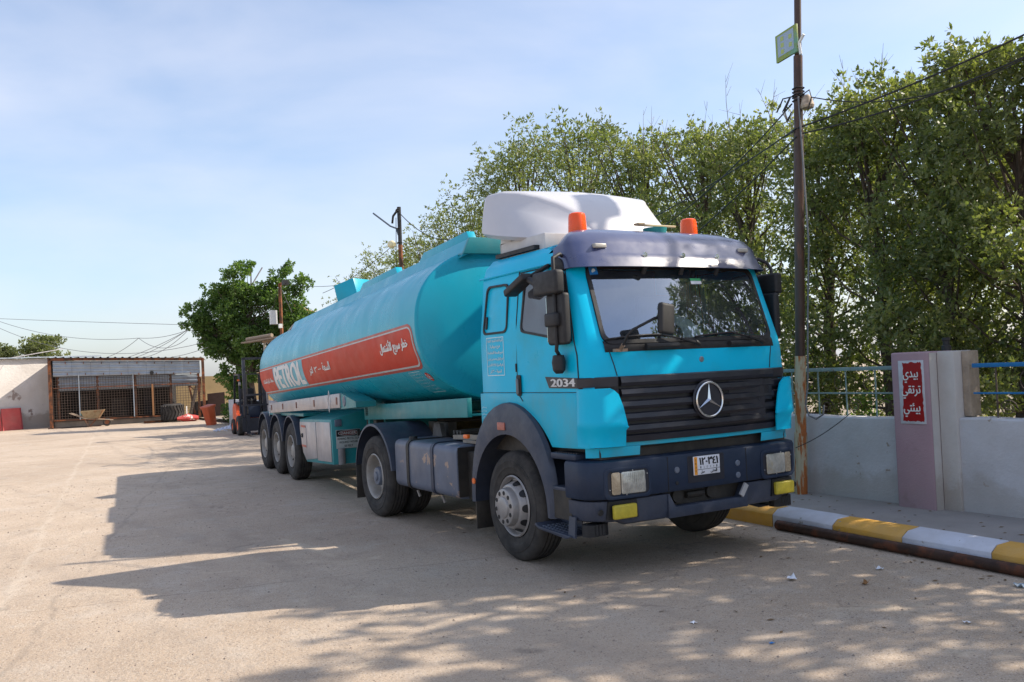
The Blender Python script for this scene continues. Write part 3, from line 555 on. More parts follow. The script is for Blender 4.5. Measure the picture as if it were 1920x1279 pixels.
for (x, y, h, w_, sd, nl, lab) in TR:
    tree("hedge_tree", lab, x, y, h, w_, sd, int(nl * (1.22 if sd < 15 else .22)), group=GH, z0=.95, clumps=42, twigs=(9 if sd in (8, 9, 10, 11) else 0), lean=(.1 * cos(sd), .1 * sin(sd)), ln=.2 if sd > 14 else .092 if sd > 7 else .115, wd=.11 if sd > 14 else .042)
for (x, y, h, w_, sd, nl) in ((4.6, 6.3, 8.2, 1.9, 16, 29000), (6.9, 6.6, 8.1, 1.9, 17, 22000), (9.2, 6.6, 8.0, 1.9, 18, 15000)):
    tree("hedge_tree", ["first", "second", "third"][sd - 16] + " hedge tree beyond the right edge whose shade dapples the yard", x, y, h, w_, sd, int(nl * .28), ln=.2, wd=.11, group=GH, z0=1.2, clumps=24)
# second, thinner rank behind
for i, (x, y, h, w_, sd, nl) in enumerate(((-20, 10.5, 6.0, 2.3, 21, 4000), (-14, 10.5, 6.8, 2.3, 22, 4500), (-9, 10, 6.0, 2.2, 23, 5000), (-5, 9.6, 5.6, 2.1, 24, 5000), (-2.2, 9.0, 5.4, 2.0, 25, 5000), (.5, 8.6, 5.6, 2.0, 26, 5000))):
    tree("garden_tree", "tree of the second rank glimpsed behind the hedge, " + ["farthest, above the tank", "behind the white fairing", "behind the right beacon", "behind the brown pole", "behind the pink pillar", "behind the blue railing"][i], x, y, h, w_, sd, nl, group="trees behind the hedge row", z0=.8, clumps=24)
# undergrowth behind the wall
rng = np.random.default_rng(50); cen = np.array([(x_, rng.uniform(5.0, 8.5), rng.uniform(.3, 1.1)) for x_ in np.linspace(-14, 4, 46)]); V = leaves(cen, np.full(46, .40), 7000, .11, .04, rng)
o = leafobj("undergrowth", V, LEAF2, None); tag(o, "low green undergrowth behind the wall and railings", "undergrowth", kind='stuff')
# the green tree by the shed
shl = []
rng = np.random.default_rng(77)
for (a_, z_, r_) in ((-.2, 6.1, 1.0), (-1.5, 5.5, .9), (.9, 5.8, 1.0), (-2.1, 4.6, .8), (-.6, 4.9, 1.2), (1.6, 4.9, 1.1), (2.4, 4.3, .9), (-1.6, 3.8, .9), (.3, 4.0, 1.2), (1.7, 3.8, .9), (3.2, 3.9, .8), (-.9, 3.0, .8), (-.9, 2.2, .75), (-.5, 1.4, .8), (-.4, .7, .8), (.2, 2.9, .7), (3.9, 3.2, .8), (-2.7, 5.0, .35), (-.9, 6.8, .3), (1.3, 6.7, .4), (2.2, 6.1, .5), (-.6, 6.9, .3)):
    for k in range(5): shl.append((a_ * .55 + rng.normal() * .35, a_ * .87 + rng.normal() * .35, z_ * .98 + rng.normal() * .3, r_ * rng.uniform(.35, .8)))
tree("broadleaf_tree", "large bright green tree between the shed and the tanker", -34.2, 4.4, 7.0, 2.5, 31, 80000, m=LEAF2, ln=.125, wd=.075, zbase=0, shells=shl, clumps=30)
tree("far_tree", "olive green tree behind the white wall, nearest the shed roof", -78.4, -1.9, 6.4, 2.1, 32, 9000, m=LEAF3, ln=.22, wd=.13, zbase=0, z0=2.5, clumps=24)
tree("far_tree", "small dull tree at the left edge behind the white wall", -79.8, -4.9, 5.7, 1.6, 33, 6000, m=LEAF3, ln=.22, wd=.13, zbase=0, z0=2.5, clumps=18)

# ================================================================== SHED, WHITE WALL, CLUTTER (left background)
A0 = Vector((-43.75, -3.15, 0)); A1 = Vector((-42.17, 3.84, 0)); SHD = (A1 - A0); SL = SHD.length; SDX = SHD.normalized(); SDN = Vector((SDX.y, -SDX.x, 0))
if SDN.dot(CAMPOS - A0) < 0: SDN = -SDN
def sp(u, z, d=0): return A0 + SDX * (u * SL) + SDN * d + Vector((0, 0, z))
def sph(u): return 3.46 + (3.17 - 3.46) * u          # eaves height
def S3(u, z, d=0): return tuple(sp(u, z, d))
shed = empty("shed", A0); tag(shed, "open-fronted corrugated metal shed with a rusty frame and steel mesh front", "shed")
def SB(b, name, m, **k): o = b.build(name, m, None, **k); o.location = -A0; o.parent = shed; return o
dpt = -4.5
b = MB(); rows = []; nC = 150
for k in range(nC + 1):
    u = -.005 + 1.01 * k / nC; c_ = .045 * (1 if (k % 7) in (0, 1) else 0); rows.append([S3(u, sph(u) + .03 + c_, .25), S3(u, sph(u) + .0 + c_, dpt)])
b.grid(rows); SB(b, "roof", GALV, smooth=0, solid=.01)
b = MB(); b.bar(sp(0, sph(0) - .06, .12), sp(1, sph(1) - .06, .12), .08, .12); SB(b, "eaves_beam", RUST)
for u, wd in ((.0, .14), (1.0, .14)): b = MB(); b.bar(sp(u, 0, .1), sp(u, sph(u) - .0, .1), wd, .12, up=SDN); SB(b, "corner_post", RUST)
for u in (.045, .295, .54, .775, .965): b = MB(); b.bar(sp(u, 0 if u > .96 or u < .1 else .0, -.15), sp(u, 2.75, -.15), .12, .10, up=SDN); SB(b, "post", RUST)
def corr(name, u0, u1, z0f, z1f, nr, d, m=GALV):
    b = MB(); rows = []
    for j in range(nr * 4 + 1):
        v = j / (nr * 4); off = (.03 if j % 4 in (1, 2) else 0); rows.append([S3(u, z0f(u) + (z1f(u) - z0f(u)) * v, d + off) for u in np.linspace(u0, u1, 6)])
    b.grid(rows); return SB(b, name, m, smooth=0)
for k in range(8): u0 = .02 + k * .12; corr("upper_sheet", u0, u0 + .119, lambda u: sph(u) - .92 + .13 * u, lambda u: sph(u) - .13, 4, .04 + .006 * (k % 2))
for k in range(8):
    u = .10 + k * .115
    for dz in (.25, .85): b = MB(); b.box(-.03, .03, -.015, .015, -.05, .05, Matrix.Translation(sp(u + .01 * (dz > .5), sph(u) - dz * .93, .10))); SB(b, "rust_spot", RUST)
for (u0, u1) in ((.045, .29), (.30, .535), (.55, .77), (.785, .96)): corr("lower_sheet", u0, u1, lambda u: sph(u) - 1.66 + .25 * u, lambda u: sph(u) - .95 + .13 * u, 3, -.12)
b = MB(); b.lathe([(0, .02), (.09, .02), (.1, 0)], tuple(sp(.655, sph(.655) - .75, .12)), 'x', 12); SB(b, "round_vent", INK)
# mesh front
for n_, (a_, c_, z0_, z1_) in enumerate(((.015, .775, .42, 2.62), (.785, .985, .5, 2.2))):
    b = MB(); nu = int((c_ - a_) * SL / .125)
    for k in range(nu + 1): u = a_ + (c_ - a_) * k / nu; b.bar(sp(u, z0_ - .12 * 0, .02), sp(u, z1_ - .3 * u, .02), .016, .016)
    nz_ = int((z1_ - z0_) / .125)
    for k in range(nz_ + 1): z = z0_ + (z1_ - z0_) * k / nz_; b.bar(sp(a_, z, .03), sp(c_, z - .3 * (c_ if z > 2 else 0) * (z - 2) / .6 if z > 2 else z, .03), .016, .016)
    SB(b, "steel_mesh", mat("mesh_grey_steel", (.13, .095, .075), .7, .2, .3, 20), kind='stuff', smooth=0)
for z in (1.95,): b = MB(); b.bar(sp(.02, z, .05), sp(.985, z - .06, .05), .05, .05); SB(b, "cross_rail", RUST)
b = MB(); b.bar(sp(.015, .36, .05), sp(.72, .30, .05), .07, .07); SB(b, "bottom_rail", RUST)
for u in (.18, .53): b = MB(); b.bar(sp(u, .35, .07), sp(u, 2.75, .07), .04, .04); SB(b, "mesh_upright", GALV)
b = MB(); b.bar(sp(.655, .35, .07), sp(.655, 1.95, .07), .09, .06); SB(b, "door_post", mat("bare_brown_wood", (.25, .12, .05), .8))
# back, side walls, floor slab
b = MB(); b.add([S3(-.0, 0, dpt), S3(.775, 0, dpt), S3(.775, 3.1, dpt), S3(-.0, 3.4, dpt)], [(0, 1, 2, 3)]); SB(b, "back_wall", mat("shade_dark_brick", (.010, .009, .008), .95, 0, .4, 3), solid=.12, smooth=0)  # near-black wall colour carries the shade of the shed interior
b = MB(); b.add([S3(0, 0, .05), S3(0, 0, dpt), S3(0, 3.4, dpt), S3(0, 3.44, .05)], [(0, 1, 2, 3)]); b.add([S3(.775, 0, -.4), S3(.775, 0, dpt), S3(.775, 3.0, dpt), S3(.775, 3.0, -.4)], [(0, 1, 2, 3)]); SB(b, "side_wall", mat("shade_dark_brick", (.05, .045, .04), .95), solid=.1, smooth=0, kind='stuff')
b = MB(); b.prism([(0, 0), (.74, 0), (.74, .22), (0, .30)], lambda u, v, w_: S3(u, v, w_), dpt, -.02); SB(b, "floor_slab", mat("shade_dark_floor", (.16, .14, .12), .9, 0, .3, 2), smooth=0)  # floor colour darkened to paint in the shade under the roof
# lit sand-coloured wall behind the open bay and scrap props
b = MB(); b.prism([(.74, 0), (1.75, 0), (1.75, 2.35), (1.12, 2.35), (1.10, 2.25), (.74, 2.3)], lambda u, v, w_: S3(u, v, w_), -6.3, -6.1); o = b.build("boundary_wall", SAND); tag(o, "sunlit sand-coloured wall behind the shed's open right bay", "wall")
for (u0, z0_, u1, z1_, r_, m_) in ((.90, .3, .955, 2.0, .09, WOOD), (.955, .3, .975, 2.2, .05, RUST), (.80, 1.8, .87, 2.3, .03, RUST), (.86, 2.2, .93, 1.5, .025, RUST), (.93, .3, .885, 2.25, .05, RUST)): b = MB(); b.tube([sp(u0, z0_, -.6), sp(u1, z1_, -1.0)], r_, 7); SB(b, "leaning_prop", m_)
# dim things inside
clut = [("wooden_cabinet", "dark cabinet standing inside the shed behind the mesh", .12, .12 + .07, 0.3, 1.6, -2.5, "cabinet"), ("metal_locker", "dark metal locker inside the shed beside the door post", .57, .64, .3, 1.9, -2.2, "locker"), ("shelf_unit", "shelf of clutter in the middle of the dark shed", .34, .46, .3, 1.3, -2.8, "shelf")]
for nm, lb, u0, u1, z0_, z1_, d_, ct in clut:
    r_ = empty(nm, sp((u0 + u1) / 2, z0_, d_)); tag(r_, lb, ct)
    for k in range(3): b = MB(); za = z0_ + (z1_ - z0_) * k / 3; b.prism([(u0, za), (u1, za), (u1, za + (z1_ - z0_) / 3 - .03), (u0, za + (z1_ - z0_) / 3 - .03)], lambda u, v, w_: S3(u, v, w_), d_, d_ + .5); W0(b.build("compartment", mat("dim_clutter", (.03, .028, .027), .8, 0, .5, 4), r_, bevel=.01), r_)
b = MB(); c_ = sp(.20, .36, -.3); b.lathe([(0, 0), (.19, 0), (.24, .38), (.22, .38), (.18, .03), (0, .03)], tuple(c_), 'z', 20); o = b.build("plastic_tub", TEAL); tag(o, "teal plastic tub behind the mesh left of the wheelbarrow", "tub")

# white wall on the left, set back from the shed's front
WA = A0 - SDN * 2.0; wd = Vector((.35, -.94, 0)).normalized(); WB = WA + wd * 16
b = MB(); nrm = Vector((-wd.y, wd.x, 0)); nrm = nrm if nrm.dot(CAMPOS - WA) > 0 else -nrm
rows = [[tuple(WA.lerp(WB, i / 24) + nrm * (.0 + random.uniform(-.01, .01)) + Vector((0, 0, z))) for z in (0, 1.2, 2.4, 3.50 + random.uniform(-.02, .03))] for i in range(25)]; b.grid(rows); rows2 = [[tuple(Vector(p) - nrm * .25) for p in (r_[3], r_[0])] for r_ in rows]; b.grid([[r_[3], q[0], q[1]] for r_, q in zip(rows, rows2)])
o = b.build("yard_wall", STUC, smooth=0); tag(o, "high stained white wall left of the shed, half in sun", "wall")
ret = MB(); ret.grid([[tuple(A0 - SDX * .02 + Vector((0, 0, z))), tuple(WA - SDX * .02 + Vector((0, 0, z)))] for z in (0, 3.45)]); o = ret.build("shed_side_wall", STUC, solid=.1, smooth=0); tag(o, "white plastered end wall joining the shed front to the yard wall", "wall")
for k, (t0, t1) in enumerate(((1.95, 2.85), (2.93, 4.1))):
    pr = empty("red_board", WA + wd * (t0 + t1) / 2); tag(pr, ("red sheet panel leaning on the white wall, nearer the shed", "red sheet panel leaning on the white wall at the left edge")[k], "panel", "red panels leaning on the wall")
    b = MB(); q0, q1 = WA + wd * t0 + nrm * .35, WA + wd * t1 + nrm * .35; b.add([tuple(q0), tuple(q1), tuple(q1 - nrm * .2 + Vector((0, 0, 1.08))), tuple(q0 - nrm * .2 + Vector((0, 0, 1.08)))], [(0, 1, 2, 3)]); W0(b.build("panel_sheet", REDP, pr, solid=.03), pr)
    b = MB(); b.bar(q0 + nrm * .03, q0 - nrm * .17 + Vector((0, 0, 1.08)), .05, .03); W0(b.build("panel_frame", mat("dark_red_frame", (.25, .03, .03), .6), pr), pr)
# rebar, sheets and poles on the wall top
b = MB(); b.bar(WA + Vector((0, 0, 3.52)) + wd * 2.6, WA + Vector((0, 0, 4.0)) - wd * .3, .05, .04); o = b.build("roof_plank", ALU); tag(o, "pale plank resting aslant on the white wall's top near the shed", "plank")
b = MB(); b.bar(WA + Vector((0, 0, 3.56)) + wd * 3.0, WA + Vector((0, 0, 3.60)) - wd * 2.2 , .5, .05); o = b.build("roof_sheet", GALV); tag(o, "flat metal sheet lying on top of the white wall", "metal sheet")
# wheelbarrow
wbp = sp(.285, 0, 1.3); wb = empty("wheelbarrow", wbp); tag(wb, "rusty wheelbarrow standing in front of the shed mesh", "wheelbarrow")
ux = SDX
def wbq(a, z, d=0): return wbp + ux * a + SDN * d + Vector((0, 0, z))
b = MB(); b.add([tuple(wbq(a, z, d)) for a, z, d in ((-.35, .42, -.22), (.28, .42, -.22), (.28, .42, .22), (-.35, .42, .22), (-.52, .78, -.33), (.52, .80, -.33), (.52, .80, .33), (-.52, .78, .33))], [(0, 1, 2, 3), (0, 4, 5, 1), (1, 5, 6, 2), (2, 6, 7, 3), (3, 7, 4, 0)]); W0(b.build("tray", mat("rusty_tray", (.30, .22, .12), .7, 0, .3, 4, col2=(.25, .1, .04)), wb, smooth=0, solid=.012), wb)
for d in (-.25, .25):
    b = MB(); b.tube([wbq(-1.0, .72, d * 1.1), wbq(-.3, .42, d), wbq(.55, .33, d * .4), wbq(.9, .28, d * .3)], .022, 7); W0(b.build("handle", WOOD, wb), wb)
    b = MB(); b.tube([wbq(-.35, .42, d), wbq(-.18, 0, d), wbq(.18, .42, d)], .018, 6); W0(b.build("stand", RUST, wb), wb)
b = MB(); c_ = wbq(.62, .20, 0); N_ = 20; rows = []
for k in range(N_ + 1): a = 2 * pi * k / N_; rows.append([tuple(c_ + (ux * cos(a) + Vector((0, 0, sin(a)))) * (.15 + .05 * cos(t)) + SDN * .05 * sin(t)) for t in np.linspace(0, 2 * pi, 9)])
b.grid(rows); W0(b.build("tyre", TYRE, wb), wb)
b = MB(); b.tube([c_ - SDN * .03, c_ + SDN * .03], .13, 14); W0(b.build("wheel_disc", RUST, wb), wb)
# big tractor tyre, red sack, orange bin, planks, steel bits
tp = sp(.79, .0, 1.0); tt = empty("lugged_tractor_rubber", tp); tag(tt, "big black lugged tractor tyre lying against the shed's mesh", "tyre")
b = MB(); b.lathe([(.20, .12), (.25, .05), (.42, .04), (.50, .12), (.52, .2), (.52, .75), (.50, .83), (.42, .9), (.25, .88), (.20, .8)], tuple(tp), 'z', 32); W0(b.build("tyre_carcass", TYRE, tt), tt)
for k in range(22):
    a = 2 * pi * k / 22
    for s in (0, 1): b = MB(); b.bar(tp + Vector((.53 * cos(a), .53 * sin(a), .14 if s else .84)), tp + Vector((.535 * cos(a + .25), .535 * sin(a + .25), .48)), .07, .06, up=(cos(a), sin(a), 0)); W0(b.build("tyre_lug", TYRE, tt), tt)
q_ = sp(.895, 0, 1.6)
b = MB(); rng3 = random.Random(8); bm_ = []
for i in range(7): bm_.append([tuple(q_ + ux * (-.5 + 1.0 * i / 6) + SDN * (.28 * cos(a)) + Vector((0, 0, max(.0, .16 + (.20 + .06 * rng3.random()) * sin(a) * (1 - abs(i - 3) / 5)))) ) for a in np.linspace(0, 2 * pi, 9)])
b.grid(bm_); o = b.build("red_sack", mat("red_white_sack", (.45, .06, .05), .7, 0, .2, 5, col2=(.7, .65, .6), c2lo=.55, c2hi=.58, c2scale=4), smooth=50); tag(o, "crumpled red and white sack beside the tractor tyre", "sack")
bp = Vector((-35.0, 2.72, 0)); bn = empty("wheelie_bin", bp); tag(bn, "orange-red plastic bin leaning at the shed's right end", "bin")
R_ = Matrix.Translation(bp) @ Matrix.Rotation(radians(30), 4, 'Z') @ Matrix.Rotation(radians(12), 4, 'X')
b = MB(); 
def ringb(w_, d_, z): return [tuple(R_ @ Vector((x, y, z))) for x, y in rrect(-w_, w_, -d_, d_, .05, 3)]
b.grid([ringb(.17, .17, .0), ringb(.21, .22, .78), ringb(.24, .25, .79), ringb(.24, .25, .84)], closed=True); b.f.append(tuple(range(16))); W0(b.build("bin_body", OBIN, bn), bn)
b = MB(); b.grid([ringb(.25, .26, .845), ringb(.25, .26, .87), ringb(.2, .21, .9)], closed=True); b.f.append(tuple(32 + k for k in range(16))); b.f.append(tuple(range(16))); W0(b.build("bin_lid", OBIN, bn), bn)
b = MB(); b.bar(sp(.60, .06, .9), sp(.76, .06, .7), .25, .10); o = b.build("steel_channel", RUST); tag(o, "rusty steel channel lying on the ground before the shed door", "channel")
b = MB(); b.bar(sp(.0, .02, 1.0), sp(.33, .02, 1.0), .06, .04); o = b.build("steel_strip", RUSTD); tag(o, "thin dark steel strip lying in front of the white wall and shed", "strip")
b = MB(); b.bar(sp(.885, .05, 1.2), sp(.885, .75, 1.1), .05, .05); o = b.build("white_stake", WHT); tag(o, "short white stake standing beside the tractor tyre", "stake")
b = MB(); b.prism([(.90, 0), (1.03, 0), (1.03, .95), (.90, .9)], lambda u, v, w_: S3(u, v, w_), -1.6, -1.0); b.build("scrap_pile", mat("dark_scrap", (.09, .085, .08), .8, 0, .4, 5, bump=.03, bscale=6)); tag(bpy.data.objects["scrap_pile"], "dark pile of scrap sheets in the shed's open bay", "scrap pile")
b = MB(); b.prism([(1.02, 0), (1.14, 0), (1.14, 1.35), (1.02, 1.3)], lambda u, v, w_: S3(u, v, w_), -.9, -.4); o = b.build("oil_drum_rack", mat("dark_brown_tank", (.07, .04, .03), .8)); tag(o, "dark brown metal cabinet just right of the shed's corner post", "cabinet")
# gravel heap
rng = np.random.default_rng(5); b = MB()
for k in range(260):
    a = rng.random() * 2 * pi; r_ = rng.random() ** .6; c_ = Vector((-29.2 + .9 * r_ * cos(a), 2.55 + .9 * r_ * sin(a), .22 * (1 - r_) + .02)); s_ = rng.uniform(.03, .07)
    b.add([tuple(c_ + Vector(v) * s_) for v in ((1, 0, 0), (-.5, .87, 0), (-.5, -.87, 0), (rng.normal() * .3, rng.normal() * .3, 1))], [(0, 1, 3), (1, 2, 3), (2, 0, 3)])
o = b.build("gravel_heap", mat("pale_blue_gravel", (.55, .58, .68), .9, 0, .15, 30), smooth=0); tag(o, "small heap of pale stones beside the forklift", "gravel", kind='stuff')

# ------------------------------------------------------------------ forklift
FP = Vector((-25.8, 2.25, 0)); FR = radians(-4)
fk = empty("forklift", FP, FR); tag(fk, "orange forklift with black mast parked behind the trailer's rear", "forklift")
def FB(b, name, m, par=None, **k): return b.build(name, m, par or fk, **k)     # local: +x = towards the mast
b = MB(); b.prism(rpoly([(-1.15, .35), (-1.1, .95), (-.85, 1.10), (-.45, 1.0), (-.35, .7), (.35, .62), (.42, .3), (-.6, .28)], .08), lambda u, v, w_: (u, w_, v), -.48, .48); FB(b, "body", FORK, bevel=.03, seg=3)
b = MB(); b.box(-.95, -.35, -.40, .40, 1.02, 1.14); FB(b, "engine_cover", BLK, bevel=.04, seg=3)
b = MB(); b.box(-.40, .30, -.38, .38, .60, .66); b.box(-.75, -.30, -.25, .25, 1.12, 1.22); b.box(-.82, -.72, -.24, .24, 1.2, 1.6); FB(b, "seat", BLKR, bevel=.03, kind='stuff')
b = MB(); b.tube([(.25, 0, .7), (.05, 0, 1.25)], .03, 8); b.tube([(.05 + .06 * cos(a), .16 * sin(a), 1.27 + .10 * cos(a)) for a in np.linspace(0, 2 * pi, 16)], .015, 6, cap=False); FB(b, "steering_wheel", BLKR)
b = MB(); b.box(.15, .40, -.42, .42, .60, 1.05); FB(b, "dash_cowl", mat("dark_blue_cowl", (.03, .04, .07), .4), bevel=.03)
for s in (-1, 1):
    for (p, q) in (((-.85, s * .44, 1.05), (-.68, s * .42, 2.10)), ((.40, s * .44, .75), (.22, s * .42, 2.10)), ((-.70, s * .42, 2.10), (.25, s * .42, 2.10))): b = MB(); b.bar(p, q, .06, .06); FB(b, "guard_bar", BLK)
for k in range(6): x = -.62 + k * .16; b = MB(); b.bar((x, -.42, 2.11), (x, .42, 2.11), .03, .03); FB(b, "roof_bar", BLK)
for s in (-1, 1):
    b = MB(); b.box(.58, .70, s * .32 - .05, s * .32 + .05, .12, 2.68); FB(b, "mast_rail", BLK, bevel=.005)
    b = MB(); b.tube([(.55, s * .24, .2), (.55, s * .24, 2.1)], .035, 8); FB(b, "lift_cylinder", BLKR)
    b = MB(); b.box(.78, 1.75, s * .26 - .06, s * .26 + .06, .06, .10); FB(b, "fork", BLK); b = MB(); b.box(.78, .82, s * .26 - .06, s * .26 + .06, .06, .7); FB(b, "fork_shank", BLK)
    for (x, r_, w_) in ((.32, .34, .22), (-.80, .27, .17)):
        wl = empty("wheel", (0, 0, 0), 0, fk); yo = s * .56
        b = MB(); b.lathe([(r_ * .5, 0), (r_ * .9, 0), (r_, s * -.03), (r_, s * (-w_ + .03)), (r_ * .9, s * -w_), (r_ * .5, s * -w_)], (x, yo, r_), 'y', 28); FB(b, "tyre", TYRE, wl)
        b = MB(); b.lathe([(0, s * -.06), (r_ * .3, s * -.03), (r_ * .52, s * -.01)], (x, yo, r_), 'y', 20); FB(b, "rim", FORK, wl)
b = MB(); b.box(.58, .70, -.37, .37, 2.6, 2.68); b.box(.58, .66, -.37, .37, .3, .4); b.box(.60, .66, -.37, .37, 1.35, 1.42); b.box(.72, .78, -.45, .45, .15, .60); b.box(.72, .76, -.45, .45, 1.0, 1.06); FB(b, "mast_crossbars", BLK, kind='stuff')
b = MB(); b.lathe([(0, 0), (.06, 0), (.07, .06), (0, .06)], (.33, -.46, 1.78), 'y', 14); FB(b, "work_lamp", RIM)
b = MB(); b.box(.30, .36, -.50, -.43, 1.88, 1.94); FB(b, "indicator", AMB); b = MB(); b.lathe([(.03, 0), (.03, .3), (0, .3)], (-.9, .25, 1.1), 'z', 8); FB(b, "exhaust", RUST)
# timber shelter behind the forklift
sh_ = empty("timber_shelter", (-27.5, 4.6, 0)); tag(sh_, "low timber-roofed shelter with a white post behind the forklift", "shelter")
def HB(b, n_, m, **k): o = b.build(n_, m, None, **k); o.location = -Vector(sh_.location); o.parent = sh_; return o
b = MB(); b.tube([(-27.3, 3.2, 0), (-27.3, 3.2, 3.25)], .05, 10); HB(b, "white_post", mat("dirty_white_post", (.55, .52, .48), .6))
for k in range(7): b = MB(); b.bar((-27.9 + .04 * k, 2.6 + .38 * k, 3.30 + .04 * (k % 2)), (-25.6 + .04 * k, 3.6 + .38 * k, 3.42 + .04 * (k % 2)), .3, .05); HB(b, "roof_board", WOOD)
b = MB(); b.tube([(-27.9, 2.7, 3.42), (-26.6, 3.3, 3.5)], .07, 8); HB(b, "roof_log", WOOD)
b = MB(); b.box(-28.6, -23.0, 3.95, 4.05, 0, 2.5); HB(b, "rear_wall", mat("grey_yellow_plaster", (.34, .31, .25), .9, 0, .15, 1.5, col2=(.5, .38, .1), c2lo=.62, c2hi=.66, c2scale=1.3, bump=.01), smooth=0)
# rusty water tank beyond the tree
wt = empty("water_tank", (-42, 8.8, 0)); tag(wt, "rusty orange water tank rising behind the tanker's rear top", "water tank")
b = MB(); b.lathe([(0, 5.75), (.5, 5.72), (.55, 5.65), (1.3, 5.4), (1.55, 5.0), (1.55, 3.2)], (0, 0, 0), 'z', 28); b.build("tank_drum", mat("rusty_orange_tank", (.50, .24, .10), .8, 0, .2, 2, col2=(.3, .12, .05)), wt)
b = MB(); b.lathe([(0, 5.9), (.42, 5.9), (.44, 5.72)], (.0, 0, 0), 'z', 20); b.build("tank_lid", RUST, wt)
for s in ((-1, -1), (1, -1), (1, 1), (-1, 1)): b = MB(); b.bar((s[0] * 1.1, s[1] * 1.1, 0), (s[0] * 1.0, s[1] * 1.0, 3.25), .1, .1); b.build("tank_leg", RUST, wt)

# ------------------------------------------------------------------ the two far poles and the lines at the left
p2 = empty("lamp_pole", (-14.66, 3.4, .13)); tag(p2, "rusty pole with a slanting lamp arm and cream globe above the tank", "pole")
def B2(b, n_, m, par=p2, **k): return W0(b.build(n_, m, par, **k), par)
b = MB(); b.tube([(-14.66, 3.4, .13), (-14.66, 3.4, 5.1)], .055, 12); B2(b, "lower_shaft", RUST)
b = MB(); b.tube([(-14.66, 3.4, 5.1), (-14.64, 3.4, 6.05)], .05, 12); B2(b, "upper_shaft", CABLE)
b = MB(); b.tube([(-14.66, 3.36, 5.35), (-14.72, 3.34, 5.52), (-15.0, 3.3, 5.62), (-16.0, 3.25, 6.12)], .022, 8); B2(b, "lamp_arm", mat("dark_grey_arm", (.10, .12, .14), .5, .3))
b = MB(); cx_ = Vector((-15.02, 3.32, 5.16)); b.tube([cx_ + Vector((.16, .0, -.02)), cx_ + Vector((.02, 0, 0)), cx_ + Vector((-.06, 0, .01)), cx_ + Vector((-.10, 0, .01))], [.05, .10, .095, .05], 14); B2(b, "globe", CREAM)
b = MB()
for z in (5.98, 5.93, 5.5, 5.15): b.tube([(-14.74, 3.36, z), (-14.56, 3.34, z + .02)], .02, 6)
b.tube([(-14.7, 3.36, 5.95), (-14.85, 3.32, 5.85), (-14.92, 3.32, 5.68)], .03, 6); B2(b, "clamps", BLKR, kind='stuff')
p3 = empty("far_pole", (-25.7, 3.4, 0)); tag(p3, "thin rusty pole with a white box and bent top beside the green tree", "pole")
b = MB(); b.tube([(-25.7, 3.4, 0), (-25.65, 3.4, 5.28), (-25.3, 3.5, 5.32)], .06, 8); B2(b, "shaft", RUST, p3)
b = MB(); b.box(-25.4, -25.2, 3.4, 3.6, 5.2, 5.38); B2(b, "top_fitting", BLKR, p3)
b = MB(); b.box(-25.9, -25.78, 3.05, 3.3, 3.85, 4.35, Matrix.Identity(4)); b.box(-25.7, -25.6, 3.3, 3.42, 3.7, 3.85); B2(b, "white_box", WHT, p3, kind='stuff')
b = MB(); b.bar((-36.5, 5.0, 6.2), (-36.3, 5.6, 7.2), .12, .05); o = b.build("tilted_plank", ALU); tag(o, "grey bar poking out of the top of the green tree", "bar")
b = MB(); b.tube([(-24.9, 3.3, 3.4), (-24.4, 3.5, 3.75), (-23.6, 3.9, 3.85)], .035, 8); o = b.build("curved_rail", ALU); tag(o, "pale curved rail behind the tank's rear top", "rail")
Q = lambda u, v, D: tuple(CAMPOS + (CF + CR * ((u - 960) / 1680.33) - CU * ((v - 639.5 - 27.2) / 1680.33)) * D)
cable("wire from the cream globe's pole down to the tank's raised box region", sag((-15.0, 3.3, 5.1), (-21.5, 3.6, 4.55), .12), .008)
cable("wire strung between the thin far pole and the tanker's raised box", sag((-25.4, 3.5, 5.3), (-18.5, 3.5, 4.55), .12), .008)
cable("stay wire on the right of the cream globe's pole, falling to the hedge", sag((-14.62, 3.4, 5.9), (-12.2, 3.8, 4.9), .25), .01)
cable("lower wire leaving the cream globe's pole to the right hedge", sag((-14.6, 3.4, 5.15), (-12.0, 3.8, 4.75), .04), .007)
cable("guy wire down the left side of the cream globe's pole", [(-14.76, 3.36, 5.8), (-14.85, 3.36, 4.9), (-15.0, 3.4, 4.4)], .009)
cable("left guy wire of the thin far pole", [(-25.7, 3.4, 5.2), (-26.4, 3.3, 4.4)], .012); cable("right guy wire of the thin far pole", [(-25.62, 3.4, 5.2), (-25.0, 3.6, 4.2)], .012)
KN = Q(260, 634, 42)
LW = [(Q(-40, 596, 46), Q(347, 609, 39), .02, "uppermost wire crossing the sky above the shed"), (Q(-40, 588, 46), KN, .5, "sagging wire from the left edge to the knot above the shed roof"), (Q(-40, 596, 47), Q(380, 643, 38), 1.05, "lowest sagging wire crossing from the left edge to the green tree"),
      (KN, Q(352, 619, 39), .12, "wire from the knot above the shed up to the green tree"), (KN, Q(352, 634, 39), .45, "slack wire from the knot above the shed to the tree"), (KN, Q(200, 670, 44), .1, "wire from the shed roof up to the knot"),
      (Q(240, 670, 44), Q(352, 619, 39), .08, "first of the fan of wires from the shed roof to the tree"), (Q(252, 671, 44), Q(352, 618, 39), .12, "second of the fan of wires from the shed roof to the tree"), (Q(264, 671, 44), Q(352, 620, 39), .24, "third, lowest of the fan of wires from the shed roof to the tree"),
      (Q(320, 670, 44), Q(390, 651, 37), .05, "wire from the shed roof's right end into the green tree")]
for a_, c_, s_, lb in LW: cable(lb, sag(a_, c_, s_), .011, WIRE, "wire", "wires above the shed")
